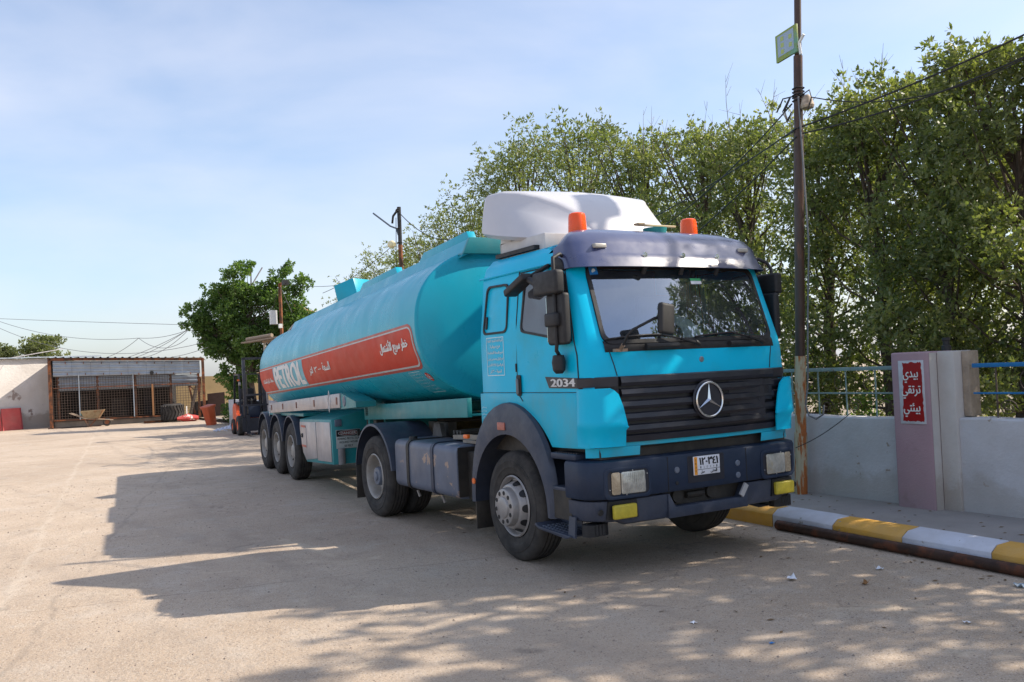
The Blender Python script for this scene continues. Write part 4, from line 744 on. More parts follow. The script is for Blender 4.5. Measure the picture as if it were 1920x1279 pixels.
# street lamp just right of the frame: its arm and flat head shade the white fairing
sl_ = empty("street_lamp", (1.9, 4.9, 0)); tag(sl_, "street lamp standing just out of frame right of the blue railing", "street lamp")
b = MB(); b.tube([(1.9, 4.9, 0), (1.9, 4.9, 7.2)], .05, 10); B2(b, "lamp_post", POLE, sl_)
b = MB(); b.tube([(1.9, 4.9, 7.2), (1.2, 4.68, 7.42), (.6, 4.45, 7.5)], .045, 8); B2(b, "lamp_arm", POLE, sl_)
b = MB(); b.box(-.30, .30, -.20, .20, -.04, .04, Matrix.Translation((.42, 4.40, 7.52)) @ Matrix.Rotation(radians(20), 4, 'Z')); B2(b, "lamp_head", RIM, sl_, bevel=.01)
cable("supply cable of the street lamp above the frame, running back to the brown pole", sag((.15, 4.32, 7.5), (-1.42, 3.14, 7.0), .12), .014)

# ------------------------------------------------------------------ litter and small stones on the yard
rng = random.Random(12)
def scrap(label, x, y, s_, m=PAPER, z=.004, cat="paper scrap", nm="paper_scrap", tall=.3):
    b = MB(); n_ = 4; b.grid([[(x + s_ * (i - 1.5) * .5 + rng.uniform(-.1, .1) * s_, y + s_ * (j - 1.5) * .5 + rng.uniform(-.1, .1) * s_, z + abs(rng.gauss(0, tall)) * s_) for i in range(n_)] for j in range(n_)]); o = b.build(nm, m, smooth=0, solid=.002); tag(o, label, cat)
scrap("crumpled white paper by the kerb under the truck's left wheel", -1.55, 1.40, .08, tall=.3)
scrap("small upright torn paper on the dappled ground before the bumper", .78, .14, .045, tall=.55)
scrap("tiny white scrap below the rusty pipe", 1.0, .95, .035); scrap("bluish plastic scrap near the right edge under the pipe", 2.05, 1.25, .06, mat("blue_grey_plastic", (.3, .38, .45), .5))
scrap("blue bottle cap on the ground at the bottom right", 1.86, -1.22, .018, BLUEST, cat="bottle cap", nm="bottle_cap"); scrap("white scrap on the ground far below the bumper", 1.2, -1.3, .025); scrap("brown dry leaf near the torn paper", 1.25, .45, .035, mat("dry_brown_leaf", (.25, .12, .04), .8), cat="leaf", nm="dry_leaf", tall=.5)
scrap("white scrap in the dapples toward the right edge", 2.35, .1, .025)
rg = np.random.default_rng(9); b = MB(); 
for k in range(4500):
    x = rg.uniform(-14, 3.4); y = rg.uniform(-6.5, 1.6); s_ = (.003 + .012 * rg.random() ** 3) * (1.1 if x < -6 else 1); a = rg.random() * 6; c_ = Vector((x, y, 0))
    b.add([tuple(c_ + Vector((cos(a + t) * s_ * rg.uniform(.7, 1.2), sin(a + t) * s_, .0))) for t in (0, 2.1, 4.2)] + [tuple(c_ + Vector((0, 0, s_ * .8)))], [(0, 1, 3), (1, 2, 3), (2, 0, 3)])
o = b.build("loose_stones", mat("loose_stone", (.27, .22, .18), .9, 0, .5, 30), smooth=0, weld=False); tag(o, "loose small stones scattered over the yard", "stones", kind='stuff')
b = MB()
for k in range(420):
    x = rg.uniform(-5, 4.0); y = rg.choice([rg.uniform(1.2, 1.6), rg.uniform(2.1, 3.2), rg.uniform(-2, 1.6)]); z = (PZ + .004) if y > 2.08 - .05 * x else .004; s_ = rg.uniform(.012, .035); a = rg.random() * 6; w_ = s_ * .35
    if 1.6 - .05 * x < y < 2.08 - .05 * x: continue
    d_ = Vector((cos(a), sin(a), 0)); n_ = Vector((-sin(a), cos(a), 0)); c_ = Vector((x, y, z)); b.add([tuple(c_ - d_ * s_), tuple(c_ + n_ * w_ + Vector((0, 0, .006))), tuple(c_ + d_ * s_ + Vector((0, 0, .004))), tuple(c_ - n_ * w_)], [(0, 1, 2, 3)])
o = b.build("fallen_leaves", mat("dry_fallen_leaf", (.16, .10, .05), .85, 0, .5, 12), smooth=0, weld=False); tag(o, "dry leaves scattered on pavement and ground by the kerb", "fallen leaves", kind='stuff')

# ================================================================== TRACTOR TRUCK (x forward, bumper face at x=0; y<0 is the side we see)
TRK = empty("tractor_truck", (-2.5, 0, 0)); tag(TRK, "turquoise blue tractor truck with black grille, navy bumper and round star emblem", "truck")
def P_(o, par=TRK):
    o.parent = par; o.matrix_parent_inverse = par_world(par).inverted(); return o
def par_world(o):
    M_ = Matrix.LocRotScale(o.location, o.rotation_euler, o.scale)
    return (par_world(o.parent) @ o.matrix_parent_inverse @ M_) if o.parent else M_
def TB(b, name, m, par=TRK, **k): return P_(b.build(name, m, None, **k), par)
def pw(name, par): o = bpy.data.objects.new(name, None); COL.objects.link(o); P_(o, par); return o
def itp(z, tab):
    if z <= tab[0][0]: return tab[0][1]
    for (a, p), (c, q) in zip(tab, tab[1:]):
        if z <= c: return p + (q - p) * (z - a) / (c - a)
    return tab[-1][1]
F0 = [(1.0, -.03), (1.62, -.02), (1.75, -.02), (1.96, -.035), (2.05, -.065), (2.73, -.30), (2.80, -.34), (2.90, -.44), (2.98, -.60), (3.03, -.85), (3.06, -1.1)]
WW = [(1.0, 1.19), (2.18, 1.19), (2.68, 1.142), (2.73, 1.135), (2.80, 1.12), (2.90, 1.085), (2.98, 1.0), (3.03, .82), (3.06, .5)]
def f0(z): return itp(z, F0)
def ww(z): return itp(z, WW)
def xs(z): return itp(z, [(1.0, -.26), (1.75, -.26), (2.05, -.28), (2.73, -.47), (2.80, -.5), (2.9, -.6), (3.06, -1.3)])
def fr(y, z, off=0): return f0(z) - .085 * (min(abs(y), 1.03) / 1.01) ** 2 + off
def side(x, z, off=0, s=-1): return (x, s * (ww(z) + off), z)
def frontpt(y, z, off=0): return (fr(y, z, off), y, z)
def outline(z, off=0, xr=-2.06, full=True):
    w = ww(z) + off; X = xs(z); xf = lambda y: fr(y, z, off)
    half = [(xr, 0), (xr, .6), (xr, w - .06), (xr + .015, w - .02), (xr + .06, w), (-1.6, w), (-1.20, w), (-.8, w), (X - .05, w), (X, w)]
    e = (xf(1.03), 1.03); c_ = (xf(1.03) - .015, w)
    for t in (.33, .66): half.append((X * (1 - t) ** 2 + c_[0] * 2 * t * (1 - t) + e[0] * t * t, w * (1 - t) ** 2 + c_[1] * 2 * t * (1 - t) + min(e[1], w) * t * t))
    yy = [min(v, w * .92) for v in (1.03, .985, .66, .33)]
    half += [(xf(v), v) for v in yy]
    right = [(x, -y) for x, y in half]; left = [(x, y) for x, y in half[::-1]][:-1]
    return right + [(xf(0), 0)] + left
NCOL = len(outline(2)); NH = 16
def zdz(z, j):
    j = j if j <= NH else 2 * NH - j
    if abs(z - 2.05) < .001: return {4: .16, 5: .17, 6: .16, 7: .10, 8: .025}.get(j, 0)
    if abs(z - 2.73) < .001: return {4: -.05, 5: -.05, 6: -.06, 7: -.045, 8: -.03, 9: -.01}.get(j, 0)
    return 0
zr = [1.62, 1.75, 1.96, 2.05, 2.73, 2.80, 2.90, 2.98, 3.03, 3.06]
rows = [[(x, y, z + zdz(z, j)) for j, (x, y) in enumerate(outline(z))] for z in zr]
def skip(i, j):
    j_ = j if j < NH else 2 * NH - 1 - j
    return i == 3 and (j_ in (6, 7) or j_ >= 13)
b = MB(); b.grid(rows, closed=True, skip=skip)
b.f.append(tuple(len(b.v) - NCOL + k for k in range(NCOL)))
cab = TB(b, "cab", CY, smooth=38)
# gutter rail under the roof and swage line
for s in (-1, 1):
    b = MB(); b.tube([side(-2.08, 2.795, .008, s), side(-1.3, 2.80, .01, s), side(-.56, 2.80, .008, s)], .011, 6); TB(b, "roof_gutter", CY)
# lower side panels with the wheel-arch cut-out
for s in (-1, 1):
    poly = [(-2.06, 1.30), (-2.06, 1.622), (-.20, 1.622), (-.14, 1.15), (-.56, 1.14)]
    poly += [(-1.46 + .93 * cos(a), .53 + .99 * sin(a)) for a in [radians(t) for t in range(38, 131, 6)]]
    b = MB(); b.prism(poly, lambda u, v, w_: (u, s * w_, v), 1.135, 1.195); TB(b, "side_panel", CYD, bevel=.006)
# front skirts, lower cross panel and inner darkness
b = MB(); rows = [[(fr(y, 1.3, o), y, z) for y in np.linspace(-1.0, 1.0, 9)] for z, o in ((1.14, -.05), (1.15, -.0), (1.235, .005), (1.235, -.06))]; b.grid(rows)
TB(b, "front_lower_panel", CYD, smooth=40)
for s in (-1, 1):
    b = MB(); b.grid([[(fr(y, 1.3, o), s * y, z) for y in (.72, .8, .9, 1.0, 1.04)] + [(-.15, s * 1.14, z), (-.21, s * 1.19, z)] for z, o in ((1.07, .0), (1.14, .012), (1.15, .012))]); TB(b, "front_skirt", CYD, smooth=40)
b = MB(); b.box(-2.0, -.13, -1.1, 1.1, 1.05, 1.61); b.box(-.14, -.12, -1.0, 1.0, 1.2, 1.78)
TB(b, "cab_underside", DARK, smooth=0)
# corner deflectors: rounded front top edge, flared lip
for s in (-1, 1):
    b = MB(); rr_ = []
    poly = [(0, 0), (0, .30), (.02, .335), (.36, .335), (.44, .30), (.47, .24), (.52, 0)]      # u along the wrap, v up
    def wrap(u, off, z):
        # from the side (x=-.27) round the corner to the front
        if u < .10: return (-.30 + u, s * (1.195 + off))
        if u < .34:
            t = (u - .10) / .24; a = t * pi / 2; return (-.20 + .15 * sin(a) + off * sin(a), s * (1.055 + .14 * cos(a) + off * cos(a)))
        return (-.05 + off + (u - .34) * .12, s * (1.055 - (u - .34)))
    us = list(np.linspace(0, .52, 14)); rows = []
    for v in np.linspace(0, 1, 7):
        r_ = []
        for u in us:
            top = itp(u, [(0, .335), (.36, .335), (.43, .30), (.47, .22), (.52, 0.0)]); z = 1.325 + v * top; off = .024 + .012 * (1 - v) ** 2 - (.03 if u < .01 else 0)
            x, y = wrap(u, off, z); r_.append((x, y, z))
        rows.append(r_)
    und = [(wrap(min(u, .505), .012, 0)[0], wrap(min(u, .505), .012, 0)[1], 1.295) for u in us]; low = [(wrap(min(u, .50), .006, 0)[0], wrap(min(u, .50), .006, 0)[1], 1.16) for u in us]
    rows = [low, und] + rows
    b.grid(rows); TB(b, "corner_deflector", CY, smooth=50, solid=.012)
# grille
for k, zc in enumerate((1.712, 1.612, 1.507, 1.402, 1.302)):
    b = MB(); hh = .036 if k else .042; ys = np.linspace(-.90, .90, 15)
    b.grid([[(fr(y, 1.6, o), y, zc + dz) for y in ys] for dz, o in ((-hh, .0), (-hh, .034), (-hh * .3, .050), (hh * .75, .040), (hh, .026), (hh, -.03))], closed=False)
    TB(b, "grille_slat", BLK, smooth=35)
    for s in (-1, 1):
        b = MB(); cols = [(fr(.915, 1.6, 0), s * .915), (fr(1.0, 1.6, 0), s * 1.0), (fr(1.03, 1.6, 0) - .02, s * 1.08), (-.19, s * 1.16), (-.27, s * 1.193)]
        if k > 1: cols = cols[:2]
        def oo(c, o): d_ = Vector((c[0] + .6, c[1] - s * .7)).normalized() if abs(c[1]) > 1.05 else Vector((1, 0)); return c[0] + d_.x * o, c[1] + d_.y * o
        b.grid([[(*oo(c, o), zc + dz) for c in cols] for dz, o in ((-hh, .0), (-hh, .022), (hh * .8, .026), (hh, .018), (hh, -.01))]); TB(b, "grille_slat", BLK, smooth=35)
b = MB(); b.grid([[(fr(y, 1.6, o), y, z) for y in np.linspace(-.90, .90, 9)] for z, o in ((1.255, 0), (1.24, .03), (1.185, .02), (1.18, -.03))]); TB(b, "grille_base", BLK)
b = MB(); b.grid([[(fr(y, 1.6, .006), y, z) for y in np.linspace(-1.02, 1.02, 13)] for z in (1.19, 1.4, 1.6, 1.752)]); TB(b, "grille_backing", INK, solid=.004)
for s in (-1, 1): b = MB(); b.grid([[(fr(1.02, 1.6, .006), s * 1.02, z), (-.115, s * 1.10, z), (-.18, s * 1.165, z), (-.255, s * 1.196, z)] for z in (1.655, 1.752)]); TB(b, "side_strip_backing", INK)
b = MB(); b.box(fr(.35, 1.6, -.02), fr(.35, 1.6, .012), .30, .75, 1.28, 1.66); TB(b, "grille_blanking", BLK)
b = MB(); b.prism([(.66, 1.46), (.87, 1.46), (.87, 1.655), (.71, 1.655)], lambda u, v, w_: (fr(u, v, w_), u, v), .02, .046); TB(b, "grille_badge_plate", BLK, bevel=.004)
put = lambda *a, **k: P_(put_text(*a, **k))
def ptx(name, s, fn, m, box, par=TRK, **k):
    o = put_text(name, s, fn, m, TRK, box, **k); o.parent = None; return P_(o, par)
ptx("badge_lettering", "V8", lambda y, z, k: (fr(y, z, .048 + k), y, z), BLKR, (.73, .82, 1.53, 1.59))
# star emblem
em = pw("star_emblem", TRK); ex = .045
b = MB(); b.lathe([(0, 0), (.172, 0), (.178, .008), (.165, .02), (0, .02)], (ex - .022, 0, 1.505), 'x', 48); TB(b, "emblem_disc", BLK, em)
b = MB(); b.lathe([(.152 + .011 * cos(a), .011 * sin(a)) for a in [k * pi / 4 for k in range(9)]], (ex + .008, 0, 1.505), 'x', 56); TB(b, "emblem_ring", CHR, em, smooth=60)
b = MB(); vs = []
for k in range(3):
    a = pi / 2 + k * 2 * pi / 3; tip = (ex + .006, .150 * cos(a), 1.505 + .150 * sin(a)); c0_ = (ex + .024, 0, 1.505)
    l = a + pi / 3; r_ = a - pi / 3; L_ = (ex + .004, .022 * cos(l), 1.505 + .022 * sin(l)); R_ = (ex + .004, .022 * cos(r_), 1.505 + .022 * sin(r_))
    b.add([tip, c0_, L_, R_], [(0, 1, 2), (0, 3, 1)])
TB(b, "emblem_star", CHR, em, smooth=0)
b = MB(); b.lathe([(0, .008), (.02, .008), (.026, .004), (.027, 0)], (fr(0, 1.87, 0), 0, 1.868), 'x', 20); TB(b, "bonnet_badge", mat("dull_badge", (.25, .28, .33), .3, .8))
# bonnet seams, cowl panel
for s in (-1, 1):
    b = MB(); b.tube([frontpt(s * .905, 1.76, .001), frontpt(s * .925, 1.85, .001), frontpt(s * .955, 1.955, .001), frontpt(s * .96, 1.98, .002)], .005, 5); TB(b, "bonnet_seam", BLKR)
b = MB(); b.grid([[frontpt(y, z, o) for y in np.linspace(-1.0, 1.0, 15)] for z, o in ((1.965, .001), (1.97, .006), (2.035, .012), (2.06, .0))]); TB(b, "scuttle_panel", BLKR, smooth=50)
# windscreen: glass, rubber surround
sh = [[frontpt(y, 2.05 + (2.73 - 2.05) * t, .006 + .012 * sin(pi * t)) for y in np.linspace(-.985, .985, 13)] for t in np.linspace(0, 1, 7)]
b = MB(); b.grid(sh); TB(b, "windscreen", WGL, smooth=60)
pl = rpoly([(-1.005, 2.035), (1.005, 2.035), (.995, 2.745), (-.995, 2.745)], .10, 6); pl2 = []
for i in range(len(pl)):
    a_, c_ = pl[i], pl[(i + 1) % len(pl)]; n_ = max(1, int(math.hypot(a_[0] - c_[0], a_[1] - c_[1]) / .12)); pl2 += [(a_[0] + (c_[0] - a_[0]) * k / n_, a_[1] + (c_[1] - a_[1]) * k / n_) for k in range(n_)]
b = MB(); frame(b, pl2, .036, lambda u, v, w_: frontpt(u, v, w_), -.004, .018); TB(b, "windscreen_rubber", BLKR, smooth=40)
# side windows
for s in (-1, 1):
    poly = rpoly([(-1.205, 2.205), (-.325, 2.065), (-.475, 2.715), (-1.155, 2.675)], .07, 5)
    b = MB(); b.add([side(u, v, .004, s) for u, v in poly], [tuple(range(len(poly)))]); TB(b, "side_window", SGL if s < 0 else WGL, smooth=0)
    b = MB(); frame(b, poly, .026, lambda u, v, w_: side(u, v, w_, s), -.006, .012); TB(b, "window_rubber", BLKR)
    poly = rpoly([(-1.955, 2.215), (-1.455, 2.215), (-1.455, 2.70), (-1.90, 2.71)], .075, 5)
    b = MB(); frame(b, poly, .022, lambda u, v, w_: side(u, v, w_, s), -.002, .012); hp = TB(b, "rear_hatch_rubber", BLKR)
    b = MB(); b.prism(rrect(-1.895, -1.86, 2.27, 2.40, .016), lambda u, v, w_: side(u, v, w_, s), .002, .014); TB(b, "hatch_handle", BLKR, bevel=.002)
    # door: seams, handle
    b = MB(); b.tube([side(-1.275, 2.79, .0005, s), side(-1.285, 2.3, .0005, s), side(-1.30, 1.68, .0005, s), side(-1.30, 1.625, .001, s)], .0075, 5); b.tube([side(-1.28, 1.62, .008, s), side(-1.20, 1.55, .008, s)], .005, 5)
    TB(b, "door_seam", BLKR, kind='stuff')
    b = MB(); b.tube([side(-.485, 2.77, .0005, s), side(-.395, 2.45, .0005, s), side(-.30, 2.08, .0005, s), side(-.265, 1.95, .0005, s), side(-.255, 1.63, .0005, s)], .0075, 5); TB(b, "door_seam", BLKR)
    b = MB(); b.tube([side(-1.27, 2.775, .0005, s), side(-.5, 2.775, .0005, s)], .006, 5); TB(b, "door_seam", BLKR)
    b = MB(); b.tube([side(-1.26, 1.632, .003, s), side(-.28, 1.632, .003, s)], .003, 5); TB(b, "panel_seam", BLKR)
    b = MB(); b.tube([side(-2.04, 1.632, .003, s), side(-1.34, 1.632, .003, s)], .003, 5); TB(b, "panel_seam", BLKR)
    dh = pw("door_handle", TRK)
    b = MB(); b.prism(rrect(-1.295, -1.215, 1.60, 1.80, .018), lambda u, v, w_: side(u, v, w_, s), .008, .018); TB(b, "handle_recess", BLKR, dh, bevel=.004)
    b = MB(); b.prism(rrect(-1.28, -1.235, 1.615, 1.765, .014), lambda u, v, w_: side(u, v, w_, s), .018, .034); TB(b, "handle_pull", mat("worn_handle", (.11, .12, .13), .4, .4), dh, bevel=.004)
    b = MB(); b.prism([(-1.31, 1.83), (-1.295, 1.83), (-1.295, 1.91), (-1.31, 1.91)], lambda u, v, w_: side(u, v, w_, s), .0, .012); TB(b, "door_striker", BLKR)
# badge with the figures 2034
bd = pw("model_badge", TRK)
b = MB(); b.prism([(-.79, 1.775), (-.245, 1.755), (-.245, 1.665), (-.73, 1.672)], lambda u, v, w_: side(u, v, w_), .001, .006); TB(b, "badge_plate", BLK, bd)
ptx("badge_figures", "2034", lambda x, z, k: side(x, z, .0075 + k), mat("badge_silver", (.62, .62, .62), .5), (-.69, -.31, 1.683, 1.752), bd, bold=.06)
# painted notice on the cab side: frame and six lines
nd = pw("painted_notice", TRK)
b = MB(); frame(b, [(-1.885, 1.80), (-1.535, 1.80), (-1.535, 2.185), (-1.885, 2.185)], .008, lambda u, v, w_: side(u, v, w_), .001, .003); TB(b, "notice_frame", PALE, nd, smooth=0)
for k, (s_, w_) in enumerate((("الشركة العامة للمنتجات النفطية", .155), ("فرع ديوانية", .10), ("اسم المحطة المتقدمة", .15), ("اسم الوكيل رعد محسن عيسى", .155), ("رقم السيارة ١٢٠٣٤١ المثنى", .155), ("الحمولة ٣٦٠٠٠ لتر", .115))):
    zc = 2.150 - k * .0615; ptx("notice_line", s_, lambda x, z, q_: side(x, z, .002 + q_), PALE, (-1.71 - w_, -1.71 + w_, zc - .021, zc + .019), nd, bold=.05)
for k in range(4): ptx("faded_stencil", "يسكنر", lambda x, z, q_: side(x, z, .0085 + q_), PALE, (-2.03, -1.93, 1.47 - k * .035, 1.495 - k * .035))
# visor
rows = []; VZ = [(2.715, -.175, 1.16), (2.72, -.165, 1.165), (2.80, -.20, 1.165), (2.835, -.225, 1.163), (2.85, -.245, 1.16), (2.95, -.30, 1.15), (3.04, -.40, 1.11), (3.10, -.54, 1.03), (3.135, -.72, .92), (3.14, -.95, .8), (3.05, -1.05, .8)]
for z, x0_, w_ in VZ:
    r_ = []; back = -.62 if z > 2.75 else -.50
    back = min(back, x0_ - .2)
    N_ = 24
    for k in range(N_ + 1):
        a = -1 + 2 * k / N_; y = w_ * math.copysign(abs(sin(a * pi / 2)) ** .92, a); d_ = x0_ - back; x = back + d_ * max(0, cos(a * pi / 2)) ** .42 if abs(a) < 1 else back
        x -= .0; dzc = -.0 if z < 2.9 else -.10 * abs(a) ** 6 * (z - 2.9) / .15
        r_.append((x, y, z + dzc))
    rows.append(r_)
b = MB(); b.grid(rows); TB(b, "sun_visor", VIS, smooth=45, solid=.006)
for y in (-.43, 0, .43):
    b = MB(); b.lathe([(0, .012), (.010, .012), (.012, .006), (.024, .006), (.027, 0)], (-.218 - .085 * (y / 1.01) ** 2 + .012, y, 2.83), 'x', 18); TB(b, "visor_screw", CHR)
    b = MB(); b.tube([(-.20, y - .02, 2.72), (-.235, y - .02, 2.66)], .022, 10); TB(b, "visor_stay", BLKR)
for s in (-1, 1):
    b = MB(); b.box(-.36, -.30, s * .855 - .065, s * .855 + .065, 2.893, 2.935); TB(b, "visor_lamp", mat("marker_lamp_grey", (.42, .4, .36), .3), bevel=.012, seg=3)
    b = MB(); b.prism(rpoly([(-.60, 2.73), (-.44, 2.70), (-.46, 2.80), (-.60, 2.86)], .04), lambda u, v, w_: (u, s * w_, v), 1.12, 1.175); TB(b, "visor_bracket", BLKR, bevel=.006)
    b = MB(); b.box(-.66, -.50, s * 1.13, s * 1.155, 2.815, 2.84); TB(b, "roof_clip", BLKR, bevel=.004)
# stickers
b = MB(); b.prism([(-.965, 2.655), (-.885, 2.66), (-.885, 2.73), (-.965, 2.73)], lambda u, v, w_: frontpt(u, v, w_), .019, .0205); TB(b, "blue_sticker", BLUEST, smooth=0)
b = MB(); b.lathe([(.0, .002), (.022, .002)], (fr(.92, 2.69, .0205), -.925, 2.69), 'x', 16); TB(b, "sticker_ring", mat("sticker_pale_ring", (.5, .62, .7), .5), smooth=0)
b = MB(); b.prism([(.10, 2.57), (.23, 2.57), (.23, 2.60), (.10, 2.60)], lambda u, v, w_: frontpt(u, v, w_), .019, .0205); TB(b, "paper_sticker", PAPER, smooth=0)
b = MB(); b.prism([(.10, 2.602), (.23, 2.602), (.23, 2.625), (.10, 2.625)], lambda u, v, w_: frontpt(u, v, w_), .019, .0205); TB(b, "green_sticker", GREENST, smooth=0)
# interior
b = MB(); b.box(-2.0, -.24, -1.1, 1.1, 1.7, 1.74); b.box(-2.0, -1.97, -.98, .98, 1.7, 2.85); TB(b, "cab_floor", INT)
b = MB(); b.grid([[(x - .085 * (y / 1.01) ** 2, y, z) for y in np.linspace(-1.0, 1.0, 9)] for x, z in ((-.12, 2.0), (-.16, 2.035), (-.45, 2.06), (-.60, 2.0), (-.62, 1.75))]); TB(b, "dashboard", INTL, smooth=60)
b = MB(); b.box(-1.9, -1.6, -1.05, 1.05, 2.05, 2.12); b.box(-1.93, -1.90, -1.05, 1.05, 2.2, 2.9); TB(b, "bunk", INTL, bevel=.02)
for y in (-.55, .62):
    st = pw("seat", TRK)
    b = MB(); b.box(-1.35, -.88, y - .25, y + .25, 1.85, 2.0); TB(b, "seat_cushion", INT, st, bevel=.04, seg=3)
    b = MB(); b.box(-1.45, -1.33, y - .25, y + .25, 2.0, 2.58); TB(b, "seat_back", INT, st, bevel=.04, seg=3)
b = MB(); c_ = Vector((-.72, .62, 2.12)); b.tube([c_ + Vector((.08 * cos(t), .23 * sin(t), .19 * cos(t) * .5)) + Vector((.0, 0, 0)) for t in np.linspace(0, 2 * pi, 25)], .014, 8, cap=False); b.tube([c_, c_ + Vector((.18, 0, -.2))], .03, 8)
for t in (0.5, 2.6, 4.7): b.tube([c_, c_ + Vector((.08 * cos(t), .23 * sin(t), .095 * cos(t)))], .01, 6)
TB(b, "steering_wheel", BLKR)
b = MB(); rows = []
for i in range(9):
    t = i / 8; rows.append([(-.40 - .25 * t + .03 * sin(3 * v + t * 3), .12 + .27 * v + .04 * sin(t * 4), 2.06 + .26 * sin(t * 1.5) * (1 - .25 * (2 * v - 1) ** 4)) for v in np.linspace(0, 1, 7)])
b.grid(rows); TB(b, "white_cloth", mat("white_cloth", (.62, .68, .70), .8, 0, .1, 6, bump=.01, bscale=8), smooth=70, solid=.004)
for y in (.95,):
    b = MB(); b.tube([(-1.25, y, 2.7), (-1.25, y, 2.2)], .02, 6); b.bar((-1.22, 1.0, 2.95), (-1.22, 1.0, 2.0), .05, .04); TB(b, "door_pillar", INT, kind='stuff')
# wipers
for (yb, yt, ye, n_) in ((-.04, -.42, -1.0, 0), (.80, .42, -.05, 1)):
    wp = pw("wiper", TRK)
    b = MB(); b.tube([frontpt(yb, 2.0, .05), frontpt(yb - .05, 2.03, .06)], .022, 8); b.bar(frontpt(yb, 2.01, .055), frontpt(yb - .20, 2.06, .06), .035, .02); b.bar(frontpt(yb - .20, 2.06, .06), frontpt(yt, 2.10, .045), .02, .014); TB(b, "wiper_arm", BLKR, wp, bevel=.003)
    b = MB(); ys = np.linspace(ye, yt + .08, 12); b.tube([frontpt(y, 2.075 + .03 * sin((y - ye) * 3), .03) for y in ys], .009, 6); TB(b, "wiper_blade", BLKR, wp)
b = MB(); b.tube([frontpt(-.62, 2.0, .045), frontpt(-.28, 2.0, .05)], .028, 10); b.tube([frontpt(.35, 2.0, .03), frontpt(.62, 2.0, .03)], .026, 10); TB(b, "wiper_motor_cover", BLKR, kind='stuff')
# kerb mirror ahead of the windscreen
km = pw("front_mirror", TRK)
b = MB(); b.tube([(-.03, -.90, 1.985), (.03, -.905, 2.03), (.09, -.91, 2.10), (.12, -.88, 2.14), (.155, -.66, 2.235), (.17, -.58, 2.25)], .0125, 8); TB(b, "mirror_arm", BLKR, km, smooth=60)
b = MB(); b.tube([(-.04, -.90, 1.975), (.02, -.905, 2.02)], .018, 8); b.box(-.06, -.02, -.96, -.83, 1.965, 1.99); TB(b, "mirror_clamp", mat("rusty_clamp", (.35, .25, .18), .5, .6, .3, 30), km)
b = MB(); Mk = Matrix.Translation((.185, -.565, 2.225)) @ Matrix.Rotation(radians(14), 4, 'Z') @ Matrix.Rotation(radians(-6), 4, 'X')
b.box(-.03, .03, -.098, .098, -.135, .135, Mk); TB(b, "mirror_housing", BLKR, km, bevel=.028, seg=4)
# side mirrors
for s in (-1, 1):
    mr = pw("side_mirror", TRK); Y = s * 1.31; X0 = -.39; _n = len(bpy.data.meshes)
    b = MB(); b.tube([(-.50, s * 1.12, 2.83), (-.45, s * 1.20, 2.85), (X0 - .03, s * 1.29, 2.81), (X0, Y, 2.74), (X0, Y, 2.06), (X0 - .01, Y, 2.0), (-.47, s * 1.24, 1.965)], .017, 10); TB(b, "mirror_bar", BLKR, mr, smooth=60)
    b = MB(); b.box(-.68, -.29, Y - .05, Y + .05, 2.49, 2.70, Matrix.Translation((0, 0, 0))); TB(b, "wide_mirror_housing", BLKR, mr, bevel=.03, seg=4)
    b = MB(); b.box(-.56, -.28, Y + (.01 if s < 0 else -.09), Y + (.09 if s < 0 else -.01), 2.05, 2.50); TB(b, "mirror_housing", BLKR, mr, bevel=.028, seg=4)
    b = MB(); b.box(-.515, -.335, Y - .045, Y + .045, 2.21, 2.33); TB(b, "mirror_bracket", BLKR, mr, bevel=.02, seg=3)
    b = MB(); b.box(-.566, -.5605, Y + (.02 if s < 0 else -.08), Y + (.08 if s < 0 else -.02), 2.08, 2.47); TB(b, "mirror_glass", mat("mirror_glass", (.6, .63, .66), .03, 1.0, 0, 3), mr)
    b = MB(); b.lathe([(0, 0), (.03, 0), (.055, .03), (.062, .10), (.05, .16), (.03, .165), (0, .165)], (-.45, s * 1.26, 1.80), 'z', 14); TB(b, "lamp_pod", BLKR, mr)
    b = MB(); Mk = Matrix.Translation((-1.0, s * 1.29, 2.64)) @ Matrix.Rotation(radians(-20), 4, 'Y'); b.box(-.21, .17, -.07, .07, -.035, .035, Mk); b.bar((-.90, s * 1.27, 2.68), (-.72, s * 1.13, 2.79), .07, .035); b.bar((-.84, s * 1.29, 2.67), (-.66, s * 1.31, 2.60), .06, .05)
    TB(b, "kerb_mirror", BLKR, mr, bevel=.02, seg=3, kind='stuff')
# roof fairing
rows = []
SEC = [(-2.10, 1.03, .98, 3.32, 3.64), (-2.09, 1.07, 1.02, 3.26, 3.72), (-2.04, 1.09, 1.03, 3.235, 3.73), (-1.90, 1.09, .95, 3.205, 3.74), (-1.74, 1.08, .84, 3.17, 3.71), (-1.58, 1.02, .70, 3.14, 3.65), (-1.42, .93, .57, 3.11, 3.56), (-1.28, .83, .45, 3.10, 3.45), (-1.18, .74, .36, 3.09, 3.33), (-1.11, .66, .30, 3.09, 3.21), (-1.10, .64, .28, 3.09, 3.15)]
SEC_old = [(-2.10, 1.04, 1.02, 3.30, 3.66), (-2.09, 1.07, 1.05, 3.25, 3.72), (-2.04, 1.09, 1.07, 3.22, 3.765), (-1.8, 1.09, 1.02, 3.22, 3.79), (-1.5, 1.085, .97, 3.215, 3.77), (-1.25, 1.07, .90, 3.21, 3.70), (-1.05, 1.045, .84, 3.20, 3.60), (-.88, 1.01, .78, 3.19, 3.47), (-.76, .97, .72, 3.18, 3.33), (-.70, .93, .68, 3.175, 3.23), (-.695, .9, .66, 3.17, 3.19)]
